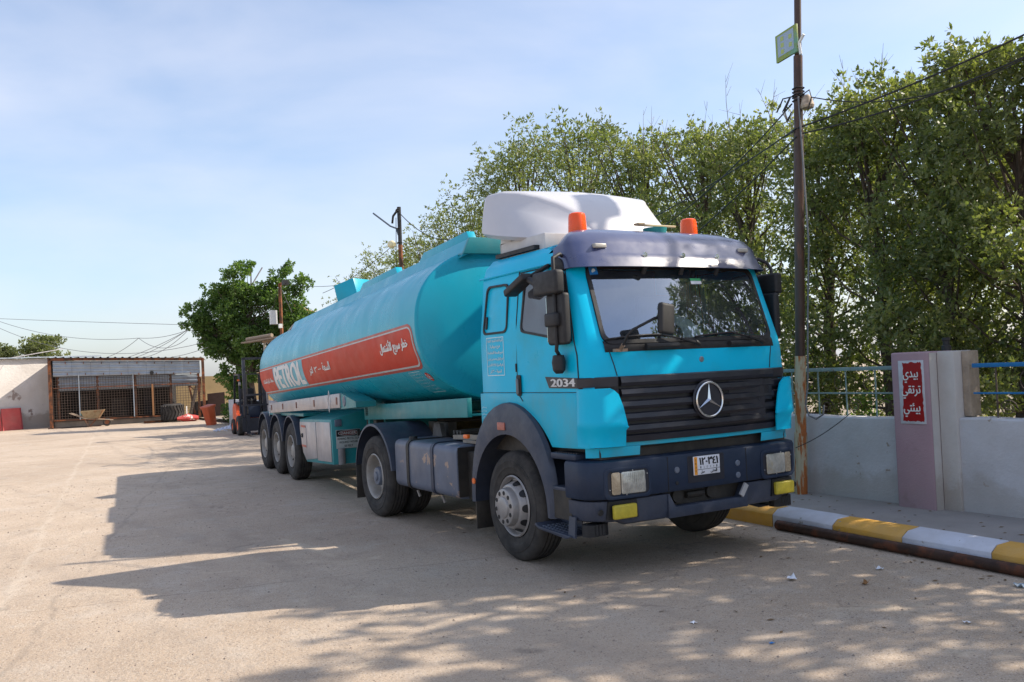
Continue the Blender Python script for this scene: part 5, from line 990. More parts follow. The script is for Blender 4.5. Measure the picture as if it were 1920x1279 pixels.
for x, wb, wt, z0_, z1_ in SEC:
    pts = [(-wb + .06, z0_), (-wb, z0_ + .04)]; h_ = z1_ - z0_; rc = min(.085, h_ * .4)
    side_top = (-wt, z1_ - rc)
    for t in (.33, .66): pts.append((-wb + (wb - wt) * t ** 1.5, z0_ + .04 + (side_top[1] - z0_ - .04) * t))
    pts.append(side_top)
    for k in range(1, 5): a = k / 4 * pi / 2; pts.append((-wt + rc * (1 - cos(a)), z1_ - rc + (rc - .035) * sin(a)))
    for t in (.35, .7): pts.append((-(wt - rc) * (1 - t), z1_ - .035 + .035 * sin(t * pi / 2)))
    pts.append((0, z1_)); full_ = pts + [(-y, z) for y, z in pts[::-1][1:]]; rows.append([(x, y, z) for y, z in full_])
b = MB(); b.grid(rows, closed=True); nr = len(rows[0]); b.f.append(tuple(range(nr))); b.f.append(tuple((len(rows) - 1) * nr + k for k in range(nr))); TB(b, "roof_fairing", WFG, smooth=32)
b = MB(); b.box(-1.96, -1.1, -.93, .93, 2.93, 3.15); b.box(-1.96, -1.75, -.93, .93, 3.15, 3.21); TB(b, "fairing_base", mat("fairing_base_grey", (.5, .5, .5), .5), bevel=.01)
b = MB(); b.box(-1.97, -1.2, -.99, .99, 3.005, 3.045, Matrix.Rotation(0, 4, 'X')); TB(b, "base_gasket", BLKR)
for s in (-1, 1):
    bc = pw("beacon", TRK)
    b = MB(); b.lathe([(0, 0), (.085, 0), (.085, .03), (.07, .035), (0, .035)], (-.89, s * .69, 3.10), 'z', 24); TB(b, "beacon_base", BLKR, bc)
    b = MB(); b.lathe([(.088, 0), (.09, .01), (.082, .16), (.075, .185), (.06, .195), (0, .197)], (-.89, s * .69, 3.115), 'z', 32); TB(b, "beacon_dome", ORG, bc, smooth=40)
b = MB(); b.box(-.72, -.70, -.14, .36, 3.18, 3.20); b.box(-.74, -.66, -.14, -.06, 3.185, 3.205); TB(b, "roof_stick", mat("pale_plastic_strip", (.5, .38, .22), .5), bevel=.004)
b = MB(); b.lathe([(0, 0), (.11, 0), (.12, .05), (0, .05)], (-.75, .13, 3.12), 'z', 16); TB(b, "roof_hatch_knob", TEAL)

# bumper
def bout(off=0, zf=0, n=7):
    half = [(-.02 - .025 * (y / 1.0) ** 2 + off, y) for y in np.linspace(0, .98, 8)]
    for k in range(1, n + 1): a = k / n * pi / 2; half.append((-.045 + off - (.22) * (1 - cos(a)) ** 1, .98 + (.27 + off) * sin(a)))
    half += [(-.34, 1.25 + off), (-.44, 1.25 + off)]
    return [(x, -y) for x, y in half[::-1]][:-1] + half
def bfront(y, off=0):
    y = abs(y); 
    if y <= .98: return -.02 - .025 * y * y + off
    a = math.asin(min(1, (y - .98) / (.27 + off))); return -.045 + off - .22 * (1 - cos(a))
topz = lambda y: 1.05 - .015 * abs(y)
b = MB(); L_ = [(.715, -.03), (.72, .0), (.74, .012), (1.01, .012), (1.035, .0), (1.045, -.03), (1.05, -.14)]
b.grid([[(x, y, z) for x, y in bout(o)] for z, o in L_]); TB(b, "bumper", NAVY, smooth=40)
for s in (-1, 1):
    b = MB(); b.tube([(bfront(.46, .0125), s * .465, 1.03), (bfront(.46, .0125), s * .465, .725)], .004, 5); TB(b, "bumper_seam", BLKR)
# lower valance in two wings plus dipped middle
for s in (-1, 1):
    ys = [.47, .6, .75, .9, .98] ; arc = [(-.045 - .22 * (1 - cos(a)), .98 + .27 * sin(a)) for a in [k / 5 * pi / 2 for k in range(1, 6)]]
    base_ = [(bfront(y), y) for y in ys] + arc + [(-.42, 1.25)]
    b = MB(); rows = []
    for z, o in ((.705, -.02), (.70, -.008), (.56, -.012), (.50, -.03), (.485, -.06), (.485, -.12)):
        rows.append([(x + o, s * (y + (o if y > 1.1 else 0)), z + (.035 if y > .95 and z < .6 else 0) * 1.0) for x, y in base_])
    b.grid(rows); TB(b, "bumper_wing", NAVYD, smooth=40)
    b = MB(); b.lathe([(0, .006), (.025, .006), (.028, 0)], (bfront(1.15) + .01, s * 1.15, .615), 'x', 14); TB(b, "bolt_hole_disc", INK, smooth=0)  # black disc painted for the shaded depth of a hole
b = MB(); prof = [(-.47, .705), (-.47, .49), (.47, .49), (.47, .705), (.455, .705), (.39, .585), (-.39, .585), (-.455, .705)]
b.prism(prof, lambda u, v, w_: (bfront(u) + w_ + .01, u, v), -.10, 0); TB(b, "bumper_centre_bar", NAVYD, bevel=.012)
b = MB(); b.bar((-.0, .44, .70), (-.0, .37, .60), .02, .05); TB(b, "bright_scuff", mat("scuffed_metal", (.45, .44, .44), .5, .2))
b = MB(); b.box(-.2, -.12, -.46, .46, .55, .73); b.lathe([(0, .03), (.06, .03), (.065, 0)], (-.12, -.3, .66), 'x', 14); b.lathe([(0, .03), (.06, .03), (.065, 0)], (-.12, .10, .665), 'x', 14); b.tube([(-.1, -.2, .66), (-.1, .0, .66)], .03, 8); TB(b, "tow_beam", DARK, kind='stuff')
b = MB(); b.box(-.35, -.16, -.72, .55, 1.0, 1.17); b.tube([(-.14, -.75, 1.13), (-.14, -.2, 1.14), (-.14, .6, 1.13)], .018, 6); b.tube([(-.16, -.95, 1.0), (-.14, -.9, 1.12), (-.2, -.8, 1.06), (-.15, -.78, 1.0)], .02, 6)
for s in (-1, 1):
    for k in range(4): b.lathe([(.04, -.012), (.055, 0), (.04, .012)], (-.24, s * .99, .99 + .028 * k), 'z', 12)
TB(b, "front_crossmember", DARK, kind='stuff')
for s in (-1, 1):
    hl = pw("headlight", TRK); yc = s * .885
    po = rrect(yc - .235, yc + .235, .715, .985, .05)
    b = MB(); frame(b, po, .03, lambda u, v, w_: (bfront(u) + w_, u, v), .0, .022); TB(b, "headlight_surround", NAVY, hl, bevel=.004)
    po = rrect(yc - .205, yc + .205, .745, .957, .03)
    b = MB(); b.prism(po, lambda u, v, w_: (bfront(u) + w_, u, v), .005, .017); TB(b, "headlight_pocket", BLK, hl)
    c0_, c1_ = sorted((yc - s * .165, yc + s * .085)); 
    b = MB(); b.prism(rrect(c0_, c1_, .757, .945, .018), lambda u, v, w_: (bfront(u) + w_, u, v), .016, .030); TB(b, "headlight_lens", LENS, hl, bevel=.006, seg=2)
    b = MB()
    for k in range(12): yy_ = c0_ + .018 + k * .0195; b.box(bfront(yy_) + .0295, bfront(yy_) + .0325, yy_ - .003, yy_ + .003, .768, .934)
    for k in range(3): b.box(bfront(yc) + .029, bfront(yc) + .032, c0_ + .012, c1_ - .012, .80 + .05 * k, .803 + .05 * k)
    TB(b, "lens_fluting", LENS, hl, kind='stuff')
    c0_, c1_ = sorted((yc + s * .09, yc + s * .175))
    b = MB(); b.prism(rrect(c0_, c1_, .757, .945, .018), lambda u, v, w_: (bfront(u) + w_, u, v), .015, .027); TB(b, "indicator_lens", mat("aged_indicator", (.40, .32, .22), .25, .1, .15, 20), hl, bevel=.006)
    for (yy_, zz_) in ((yc - .19, .80), (yc + .19, .91), (yc - .03, .751), (yc + .04, .951)):
        b = MB(); b.lathe([(0, .004), (.006, .003), (.007, 0)], (bfront(yy_) + .018, yy_, zz_), 'x', 8); TB(b, "headlight_screw", CHR, hl)
    fg = pw("fog_light", TRK); yf = s * .945
    b = MB(); b.prism([(yf - .155, .545), (yf + .155, .545), (yf + .14, .70), (yf - .14, .70)], lambda u, v, w_: (bfront(u) + w_, u, v), -.02, .004); TB(b, "fog_light_pocket", INK, fg)
    b = MB(); b.box(bfront(yf) - .0, bfront(yf) + .045, yf - .12, yf + .12, .553, .672); TB(b, "fog_light_lens", YFOG, fg, bevel=.014, seg=3)
for (y, z, r_, m_) in ((-.365, .905, .028, HUB), (.355, .90, .028, HUB), (.355, .79, .028, HUB), (-.37, .79, .018, BLKR)):
    b = MB(); b.lathe([(0, .008), (r_ * .8, .008), (r_, .003), (r_, 0)], (bfront(y) + .012, y, z), 'x', 18); TB(b, "bumper_plug", m_)
# number plate
b = MB(); b.prism(rrect(-.245, .185, .775, 1.012, .012), lambda u, v, w_: (bfront(u) + w_, u, v), .010, .0145); TB(b, "plate_recess", BLK)
npl = pw("number_plate", TRK)
b = MB(); b.box(-.005, .006, -.185, .125, .838, 1.005); TB(b, "plate_board", PLATE, npl, bevel=.004)
b = MB(); b.box(.006, .0072, -.178, -.143, .842, 1.0); TB(b, "plate_band", PLO, npl, smooth=0)
b = MB(); b.box(.006, .0072, -.142, .122, .884, .8875); TB(b, "plate_line", INK, npl, smooth=0)
PLT = lambda y, z, k: (.008 + k * .5, y, z)
ptx("plate_figures", "١٢٠٣٤١", PLT, INK, (-.115, .10, .925, .990), npl, bold=.07)
for k, ch in enumerate("120341"): ptx("plate_small_figure", ch, PLT, GINK, (-.112 + .038 * k, -.098 + .038 * k, .895, .915), npl)
ptx("plate_word", "حمل", PLT, INK, (-.105, -.06, .846, .878), npl, bold=.05); ptx("plate_word", "المثنى", PLT, INK, (.01, .085, .846, .880), npl, bold=.05)
for k, ch in enumerate("IRAQ"): ptx("plate_letter", ch, PLT, INK, (-.169 + (.006 if ch == 'I' else 0), -.152 - (.006 if ch == 'I' else 0), .962 - .032 * k, .982 - .032 * k), npl)

# wheel-arch flares, steps
for s in (-1, 1):
    cx, cz = -1.46, .53; rows = []
    for k in range(25):
        a = radians(-2 + 184 * k / 24); ca, sa = cos(a), sin(a); ro = (.80 if ca > 0 else .80) + (.21) * max(0, sa) ** 1.5; ri = .70
        ox, oz = cx + ro * ca, cz + ro * sa; ix, iz = cx + ri * ca, cz + ri * sa
        mx_, mz_ = cx + (ro * .55 + ri * .45) * ca, cz + (ro * .55 + ri * .45) * sa
        rows.append([(ox, s * 1.19, oz), (ox - (ox - cx) * .02, s * 1.235, oz - .01 * sa), (mx_, s * 1.265, mz_), (ix, s * 1.255, iz), (ix + .012 * ca, s * 1.24, iz + .012 * sa), (ix + .02 * ca, s * .80, iz + .02 * sa)])
    b = MB(); b.grid(rows); fl = TB(b, "wheel_arch", NAVYD, smooth=45, solid=.006)
    b = MB(); b.prism(rrect(-1.60, -1.46, 1.27, 1.345, .01), lambda u, v, w_: (u, s * (w_ + .015 * (1.3 - v)), v), 1.255, 1.272); TB(b, "marker_reflector", MRK, bevel=.003)
    b = MB(); b.lathe([(0, -.01), (.03, -.01), (.032, 0), (0, .01)], (-2.165, s * 1.262, .72), 'y', 14); TB(b, "side_marker", AMB)
    b = MB(); b.box(-2.19, -2.175, min(s * .8, s * 1.24), max(s * .8, s * 1.24), .22, .66); TB(b, "mud_flap", DARK, bevel=.003)
    st = pw("cab_steps", TRK); ya, yb = sorted((s * .9, s * 1.235))
    b = MB(); b.box(-.70, -.30, ya, yb, 1.045, 1.10); TB(b, "step_tread", NAVY, st, bevel=.01)
    for k in range(9): b = MB(); b.box(-.64 + k * .04, -.622 + k * .04, ya + .02, yb - .01, 1.1005, 1.108); TB(b, "tread_rib", BLK, st, smooth=0)
    ye = s * 1.07; y0_, y1_ = sorted((ye, s * 1.09))
    b = MB(); b.box(-.66, -.30, y0_, y1_, .80, 1.05); TB(b, "step_riser", INK, st)
    b = MB(); b.box(-.70, -.36, ya, yb, .765, .80); TB(b, "step_tread", NAVYD, st, bevel=.008)
    b = MB(); b.box(-.70, -.40, ya + (0 if s < 0 else .2), yb - (.2 if s < 0 else 0), .52, .77); TB(b, "step_splash_plate", DARK, st)
    b = MB(); ya2, yb2 = sorted((s * 1.0, s * 1.30)); b.prism([(-.93, .43), (-.86, .40), (-.42, .37), (-.36, .385), (-.36, .40), (-.86, .425), (-.91, .45)], lambda u, v, w_: (u, w_, v), ya2, yb2); TB(b, "foot_step", NAVYD, st, bevel=.004)
    b = MB(); yy_ = s * 1.03; b.prism([(-.93, .42), (-.55, .40), (-.55, .46), (-.60, .55), (-.93, .56)], lambda u, v, w_: (u, w_, v), *sorted((yy_, yy_ + .012))); TB(b, "step_back_plate", NAVYD, st, bevel=.003)
    for k in range(8):
        for j in range(5): 
            b = b if (k or j) else MB(); b.box(-.84 + k * .05, -.81 + k * .05, ya2 + .03 + j * .05, ya2 + .055 + j * .05, .423 - k * .0035, .430 - k * .0035)
    TB(b, "step_studs", HUB, st, kind='stuff', smooth=0)
    b = MB(); b.bar((-.37, s * 1.26, .38), (-.37, s * 1.24, .56), .02, .10); TB(b, "step_hanger", NAVYD, st)
    for k in range(4): b = MB(); b.lathe([(.05, -.055), (.07, -.05), (.07, .05), (.05, .055)], (-.24, s * (1.16 - k * .035), .45), 'z', 12); TB(b, "rubber_bellows", BLKR, st)

# ------------------------------------------------------------------ wheels
def tyre_mb(c, s, w_=.30, R=.53, ri=.295):
    pr = [(ri, .035), (ri + .02, .012), (.35, .004), (.372, .0), (.376, -.004), (.44, -.006), (.445, .0), (.475, .004), (.505, .018), (.521, .038), (R, .052)]
    half = [(r, h) for r, h in pr]; tr = []
    for g in range(4): y = .052 + (w_ - .104) * (g + .7) / 4.4; tr += [(R + .003, y), (R - .013, y + .002), (R - .013, y + .012), (R + .003, y + .014)]
    allp = half + tr + [(r, w_ - h) for r, h in half[::-1]]
    b = MB(); b.lathe([(r, -s * 0 + (h if s < 0 else -h)) for r, h in allp], c, 'y', 72); return b
def wheel(par, cx, yout, s, kind, z=.53, wname="wheel", lettered=False):
    """yout = |y| of the outer sidewall; s=-1 right side"""
    wh = pw(wname, par) if par is TRK else empty(wname, (0, 0, 0), 0, par)
    bld = (lambda b, n_, m_, **k: TB(b, n_, m_, wh, **k)) if par is TRK else (lambda b, n_, m_, **k: b.build(n_, m_, wh, **k))
    c = (cx, s * yout, z); g = -s     # inward direction sign
    bld(tyre_mb(c, s), "tyre", TYRE, smooth=35)
    hx = lambda prof: [(r, g * h) for r, h in prof]
    if kind == 'front':
        b = MB(); b.lathe(hx([(.300, .012), (.288, .0), (.280, .006), (.272, .03), (.262, .05), (.250, .045), (.236, .02), (.222, -.015), (.210, -.035), (.20, -.04), (.19, -.04)]), c, 'y', 60); bld(b, "rim", RIM, smooth=35)
        b = MB(); b.lathe(hx([(.195, -.02), (.188, -.05), (.182, -.085), (.176, -.098), (.165, -.104), (.105, -.106), (.100, -.118), (.09, -.124), (.03, -.126), (.0, -.126)]), c, 'y', 60); bld(b, "hub_cover", RIM, smooth=35)
        for k in range(10):
            a = 2 * pi * (k + .3) / 10; b = MB(); px, pz = c[0] + .140 * cos(a), c[2] + .140 * sin(a)
            b.lathe(hx([(0, -.1065), (.018, -.1065), (.0205, -.108), (.0225, -.1045)]), (px, c[1], pz), 'y', 14); bld(b, "bolt_hole_disc", INK, smooth=0)  # flat black disc stands in for the shade inside each hole
            b = MB(); b.lathe(hx([(0, -.110), (.007, -.110), (.009, -.106)]), (px, c[1], pz), 'y', 6); bld(b, "wheel_nut", DARK)
        for k in range(10):
            a = 2 * pi * k / 10; b = MB(); u_ = Vector((cos(a), 0, sin(a))); t_ = Vector((-sin(a), 0, cos(a))); c_ = Vector(c)
            pts = []
            for q in range(12):
                th = 2 * pi * q / 12; rr2 = .2385 + .021 * sin(th); dep = itp(rr2, [(.21, -.036), (.222, -.016), (.236, .019), (.250, .044), (.262, .049)]); pts.append(c_ + u_ * rr2 + t_ * .040 * cos(th) + Vector((0, g * (dep - .003), 0)))
            b.add(pts, [tuple(range(12))]); bld(b, "hand_hole_oval", INK, smooth=0)  # black oval laid on the rim as the opening's shade, nothing cut
    elif kind == 'drive':
        b = MB(); b.lathe(hx([(.300, .012), (.288, .0), (.280, .006), (.270, .035), (.262, .10), (.255, .16), (.235, .175), (.21, .178), (.17, .165), (.13, .155), (.12, .15)]), c, 'y', 60); bld(b, "rim", RIMR, smooth=35)
        b = MB(); b.lathe(hx([(.135, .155), (.125, .10), (.12, .05), (.11, .035), (.06, .03), (.055, .012), (.03, .008), (0, .008)]), c, 'y', 40); bld(b, "hub", HUB, smooth=35)
        for k in range(10):
            a = 2 * pi * k / 10; b = MB(); b.lathe(hx([(.0, .12), (.012, .12), (.015, .125), (.015, .16)]), (c[0] + .165 * cos(a), c[1], c[2] + .165 * sin(a)), 'y', 6); bld(b, "wheel_nut", RIMR)
        bld(tyre_mb((cx, s * (yout - .34), z), s), "inner_tyre", TYRE, smooth=35)
    else:
        b = MB(); b.lathe(hx([(.300, .012), (.288, .0), (.280, .006), (.272, .04), (.262, .10), (.25, .11), (.20, .085), (.16, .07), (.13, .07), (.12, .04), (.10, .03), (0, .025)]), c, 'y', 48); bld(b, "rim", RIMR, smooth=35)
        for k in range(10):
            a = 2 * pi * k / 10; b = MB(); b.lathe(hx([(.0, .04), (.012, .04), (.015, .045), (.015, .08)]), (c[0] + .165 * cos(a), c[1], c[2] + .165 * sin(a)), 'y', 6); bld(b, "wheel_nut", DARK)
    if lettered:
        for st_, a0 in (("DURAITE", -75), ("R22.5", 118), ("295/80", 62)):
            V, F = text2d(st_); span = radians(6.5 * len(st_)); b = MB()
            b.add([(c[0] + (.405 + .034 * v) * cos(radians(a0) + s * -1 * (-1 if a0 < 0 else 1) * span * (.5 - u) * (1)), c[1] + s * .0085, c[2] + (.405 + .034 * v) * sin(radians(a0) + (1 if a0 > 0 else -1) * span * (.5 - u))) if a0 > 0 else
                   (c[0] + (.439 - .034 * v) * cos(radians(a0) + span * (u - .5)), c[1] + s * .0085, c[2] + (.439 - .034 * v) * sin(radians(a0) + span * (u - .5))) for u, v in V], F)
            bld(b, "sidewall_lettering", TYRE, smooth=0, weld=False)
    return wh
wheel(TRK, -1.46, 1.215, -1, 'front', lettered=True); wheel(TRK, -1.46, 1.215, 1, 'front')
wheel(TRK, -5.085, 1.235, -1, 'drive'); wheel(TRK, -5.085, 1.235, 1, 'drive')
# chassis, axles, fifth wheel
for s in (-1, 1): b = MB(); b.box(-6.1, -.3, s * .42 - .04, s * .42 + .04, .78, 1.03); TB(b, "chassis_rail", DARK, bevel=.006)
for x in (-1.46, -5.085): b = MB(); b.tube([(x, -.95, .53), (x, .95, .53)], .075, 12); b.lathe([(.05, -.2), (.17, -.08), (.2, 0), (.17, .08), (.05, .2)], (x, 0, .53), 'y', 18); TB(b, "axle", DARK)
b = MB(); b.tube([(-1.46, -.9, .5), (-1.46, -1.02, .5)], .2, 16); b.box(-1.9, -1.0, -.62, -.5, .62, .7); b.box(-1.9, -1.0, .5, .62, .62, .7); b.tube([(-.9, -.5, .5), (-.9, .9, .45)], .03, 8); b.box(-1.3, -.5, -.35, .35, .5, 1.1); TB(b, "running_gear", DARK, kind='stuff')
b = MB(); b.lathe([(0, .0), (.45, 0), (.47, -.03), (.45, -.06), (0, -.06)], (-4.6, 0, 1.27), 'z', 28); TB(b, "fifth_wheel", DARK)
b = MB(); b.box(-4.9, -4.3, -.5, -.38, 1.03, 1.21); b.box(-4.9, -4.3, .38, .5, 1.03, 1.21)
for k in range(3): b.tube([(-3.9 + .09 * k, -.62, 1.11), (-3.86 + .09 * k, -.3, 1.12)], .028, 6)
b.prism([(-4.45, 1.03), (-4.15, 1.03), (-4.22, 1.21), (-4.38, 1.21)], lambda u, v, w_: (u, w_, v), -.66, -.60); TB(b, "fifth_wheel_mount", mat("dusty_grey_steel", (.14, .13, .12), .7, .2, .3, 9), kind='stuff')
b = MB(); rng2 = random.Random(4)
for k in range(7):
    y0_ = -.5 + k * .15; b.tube([(-2.15, y0_, 1.5), (-2.4 - rng2.random() * .3, y0_ + .1, 1.15 + .1 * rng2.random()), (-2.9, y0_ * .5, 1.12), (-3.1, y0_ * .4, 1.45)], .014, 5)
b.box(-2.9, -2.2, -.35, .35, .95, 1.15); b.box(-3.9, -3.0, -.3, .3, 1.03, 1.07); TB(b, "air_lines", DARK, kind='stuff')
b = MB(); b.box(-2.9, -2.2, -1.0, -.4, 1.06, 1.09); b.bar((-2.2, -.95, 1.14), (-3.3, -.9, 1.10), .05, .05); TB(b, "rear_platform", mat("dusty_platform", (.25, .22, .18), .8, 0, .3, 8))
b = MB(); b.box(-2.62, -2.52, -1.14, -1.10, 1.13, 1.175); TB(b, "amber_lamp", AMB, bevel=.01)
# fuel tank with straps
ft = pw("fuel_tank", TRK)
b = MB(); po = rpoly([(-1.21, .47), (-.60, .42), (-.60, 1.05), (-1.21, 1.05)], .09, 5); b.prism(po, lambda u, v, w_: (w_, u, v), -4.40, -2.66)
TB(b, "tank_body", mat("peeling_blue_grey_tank", (.11, .13, .18), .45, .1, .15, 3, dust=.5, dustcol=(.2, .2, .22), col2=(.42, .28, .2), c2lo=.61, c2hi=.63, c2scale=4, bump=.004, bscale=5), ft, smooth=40, bevel=.012)
b = MB(); b.box(-2.658, -2.652, -1.195, -.61, .49, 1.03); TB(b, "dark_front_plate", DARK, ft)  # thin dark plate makes the front face darker than the tank's side
for x in (-3.99, -3.29):
    b = MB(); pi2 = rpoly([(-1.222, .458), (-.59, .41), (-.59, 1.062), (-1.222, 1.062)], .10, 5); n_ = len(pi2); b.grid([[(x - .035, u, v) for u, v in pi2], [(x + .035, u, v) for u, v in pi2]], closed=True); TB(b, "tank_strap", DARK if x < -3.5 else NAVYD, ft, solid=.008)
    b = MB(); b.tube([(x, -1.1, .44), (x + .02, -1.08, .36)], .018, 6); TB(b, "strap_bolt", RIM, ft)
b = MB(); b.lathe([(0, .04), (.05, .04), (.055, 0)], (-4.1, -1.08, 1.05), 'z', 14); TB(b, "filler_cap", BLKR, ft)
b = MB(); b.box(-2.655, -2.30, -1.08, -.62, .46, .98); TB(b, "battery_box", DARK, bevel=.01)
# drive-axle mudguards
for s in (-1, 1):
    b = MB(); rows = []
    for k in range(25):
        a = radians(8 + 165 * k / 24); ca, sa = cos(a), sin(a); R_ = .665 if sa < .9 else .665
        rows.append([(-5.085 + (R_ - .03) * ca, s * 1.252, .56 + (R_ - .03) * sa), (-5.085 + R_ * ca, s * 1.245, .56 + R_ * sa), (-5.085 + (R_ + .006) * ca, s * 1.1, .56 + (R_ + .006) * sa), (-5.085 + R_ * ca, s * .56, .56 + R_ * sa)])
    b.grid(rows); TB(b, "mudguard", NAVYD, smooth=45, solid=.006)
    ya, yb = sorted((s * .6, s * 1.24)); b = MB(); b.box(-5.76, -5.745, ya, yb, .18, .66); TB(b, "mud_flap", DARK, bevel=.003)
ms = MB()

# ================================================================== TANK TRAILER (own frame: kingpin at x=0, rear at x<0)
TRL = empty("tank_trailer", (-4.6, 0, 0), radians(-4.1)); tag(TRL, "turquoise petrol tank trailer with red Arabic stripe coupled behind the truck", "tank trailer")
ZC = lambda x: 2.42 + .037 * (x - 1.3)
TA, TBh, TN = 1.25, .925, 2.25
def tank_y(zr_, off=0): q = min(1, abs(zr_) / TBh); return (TA) * (1 - q ** TN) ** (1 / TN) + off
def tk(x, zr_, off=0, s=-1): return (x, s * tank_y(zr_, off), ZC(x) + zr_)
def ell(x, sc, n=72):
    out = []
    for k in range(n):
        t = 2 * pi * k / n; c_, s_ = cos(t), sin(t); out.append((x, sc * TA * math.copysign(abs(c_) ** (2 / TN), c_) if sc else 0, ZC(x) + sc * TBh * math.copysign(abs(s_) ** (2 / TN), s_) if sc else ZC(x)))
    return out
SX = [(-8.72, .25), (-8.70, .55), (-8.64, .8), (-8.55, .93), (-8.46, .98), (-8.36, 1)] + [(x, 1) for x in np.linspace(-8.0, 1.2, 12)] + [(1.375, 1), (1.385, 1), (1.40, .993), (1.41, .98), (1.414, .965), (1.425, .92), (1.47, .78), (1.51, .5), (1.525, .22)]
b = MB(); rows = [ell(x, s_) for x, s_ in SX]; b.grid(rows, closed=True); n_ = 72; b.f.append(tuple(range(n_))); b.f.append(tuple((len(rows) - 1) * n_ + k for k in range(n_)))
shell = b.build("tank_shell", TK, TRL, smooth=50)
def patch(name, x0, x1, z0, z1, off, m, par=None, rnd=0, nx=24, nz=10, s=-1):
    b = MB(); rows = []
    for j in range(nz + 1):
        v = j / nz; z = z0 + (z1 - z0) * v; r_ = []
        cut = 0
        if rnd:
            e = min(v, 1 - v) * (z1 - z0); cut = rnd * (1 - sqrt(max(0, 1 - (1 - min(1, e / rnd)) ** 2)))
        for i in range(nx + 1): r_.append(tk(x0 + (x1 - cut - x0) * i / nx, z, off, s))
        rows.append(r_)
    b.grid(rows); return b.build(name, m, par or TRL, smooth=60)
patch("stripe_border", -8.36, 1.30, -.505, .03, .002, REDL, rnd=.16, nz=24); patch("stripe_line", -8.36, 1.265, -.475, .0, .0035, GREYL, rnd=.14, nz=24)
stp = patch("red_stripe", -8.36, 1.235, -.455, -.018, .005, RED, rnd=.12, nz=24)
patch("petrol_panel", -6.98, -4.40, -.462, -.012, .0065, TK, nx=14)
ttx = lambda name, s_, m, x0, x1, z0, z1, off=.010, **k: put_text(name, s_, lambda x, z, q: tk(x, z, off + q), m, TRL, (x0, x1, z0, z1), cuts=6, **k)
ttx("petrol_lettering", "PETROL", WHT, -6.85, -4.50, -.44, -.035, bold=.09)
ttx("stripe_lettering", "السعة", WHT, -3.05, -2.60, -.29, -.16, bold=.05); ttx("stripe_lettering", "٣٦٠٠٠", WHT, -3.58, -3.16, -.285, -.20, bold=.05); ttx("stripe_lettering", "لتر", WHT, -3.95, -3.72, -.32, -.18, bold=.05)
ttx("stripe_lettering", "خطر سريع الأشتعال", WHT, .02, 1.08, -.29, -.10, bold=.05)
ttx("stripe_lettering", "محطات لنقل المشتقات", WHT, -8.12, -7.08, -.31, -.20, bold=.05)
# painted notice under the stripe
b = MB()
for (x0, z0, x1, z1) in ((.62, -.53, 1.02, -.53), (.62, -.53, .62, -.78), (1.02, -.53, 1.02, -.78), (.62, -.78, 1.02, -.78)):
    w_ = .006; rows = [[tk(x0 + (x1 - x0) * t + (w_ if x0 == x1 else 0) * q, z0 + (z1 - z0) * t + (w_ if z0 == z1 else 0) * q, .004) for t in np.linspace(0, 1, 8)] for q in (0, 1)]; b.grid(rows)
b.build("notice_frame", PALE, TRL, kind='stuff', smooth=0)
for k, s_ in enumerate(("الشركة العامة للمنتجات", "فرع ديوانية", "اسم المحطة المتقدمة", "اسم الوكيل رعد", "رقم السيارة", "الحمولة ٣٦٠٠٠")):
    ttx("notice_line", s_, PALE, .66, .99, -.568 - k * .037, -.542 - k * .037, off=.006)
b = MB(); pts = [(1.16 + .075 * cos(a), -.60 + .05 * sin(a)) for a in np.linspace(0, 2 * pi, 24, endpoint=False)]; b.add([tk(x, z, .004) for x, z in pts], [tuple(range(24))]); b.build("round_sticker", RED, TRL, smooth=0)
ttx("sticker_figure", "36", PALE, 1.11, 1.21, -.63, -.57, off=.007)
# coaming along the top
for s in (-1, 1):
    b = MB(); rows = []
    for x in np.linspace(-7.95, 1.5, 20):
        z = ZC(x); y = .66; rows.append([(x, s * (y + .02), z + .76), (x, s * y, z + .80), (x, s * (y - .10), z + .985), (x, s * (y - .16), z + .99), (x, s * (y - .18), z + .84)])
    b.grid(rows); b.f.append((4, 3, 2, 1, 0)); b.f.append(tuple(19 * 5 + k for k in range(5))); b.build("coaming", TK, TRL, smooth=30)
    b = MB(); b.grid([[(x, s * (.66 + .022), ZC(x) + .797), (x, s * .67, ZC(x) + .812)] for x in np.linspace(-7.95, 1.5, 3)]); b.build("coaming_weld", TG, TRL)
    for x0, x1 in ((-.15, 1.32), (-3.0, -1.35)):
        b = MB(); b.prism([(x0 - .25, .98), (x0, 1.10), (x1, 1.10), (x1 + .08, .98)], lambda u, v, w_: (u, w_, ZC(u) + v), *sorted((s * .42, s * .52))); b.build("coaming_step", TK, TRL, bevel=.004)
b = MB(); b.prism([(-.66, .80), (.66, .80), (.57, .99), (-.57, .99)], lambda u, v, w_: (w_, u, ZC(w_) + v), 1.46, 1.53); b.build("coaming_end", TG, TRL, bevel=.004)
for x in (-.05, -2.6): 
    b = MB(); b.prism([(x - .4, .9), (x - .1, 1.135), (x + .3, 1.135), (x + .5, .9)], lambda u, v, w_: (u, w_, ZC(u) + v), -.33, .33); b.build("valve_cover", mat("green_cover_paint", (.0, .34, .28), .35), TRL, bevel=.01)
for x in (-6.9, -4.6, -2.2, .4):
    b = MB(); b.lathe([(0, .10), (.24, .10), (.27, .06), (.27, 0)], (x, 0, ZC(x) + .90), 'z', 22); b.build("manhole_lid", TK, TRL)
# raised box with open lid
b = MB(); Mb = Matrix.Translation((-4.55, -.22, ZC(-4.55) + 1.17)) @ Matrix.Rotation(radians(38), 4, 'Z') @ Matrix.Rotation(radians(-14), 4, 'Y'); b.box(-.22, .22, -.26, .26, -.26, .17, Mb); b.build("raised_box", TK, TRL, bevel=.008)
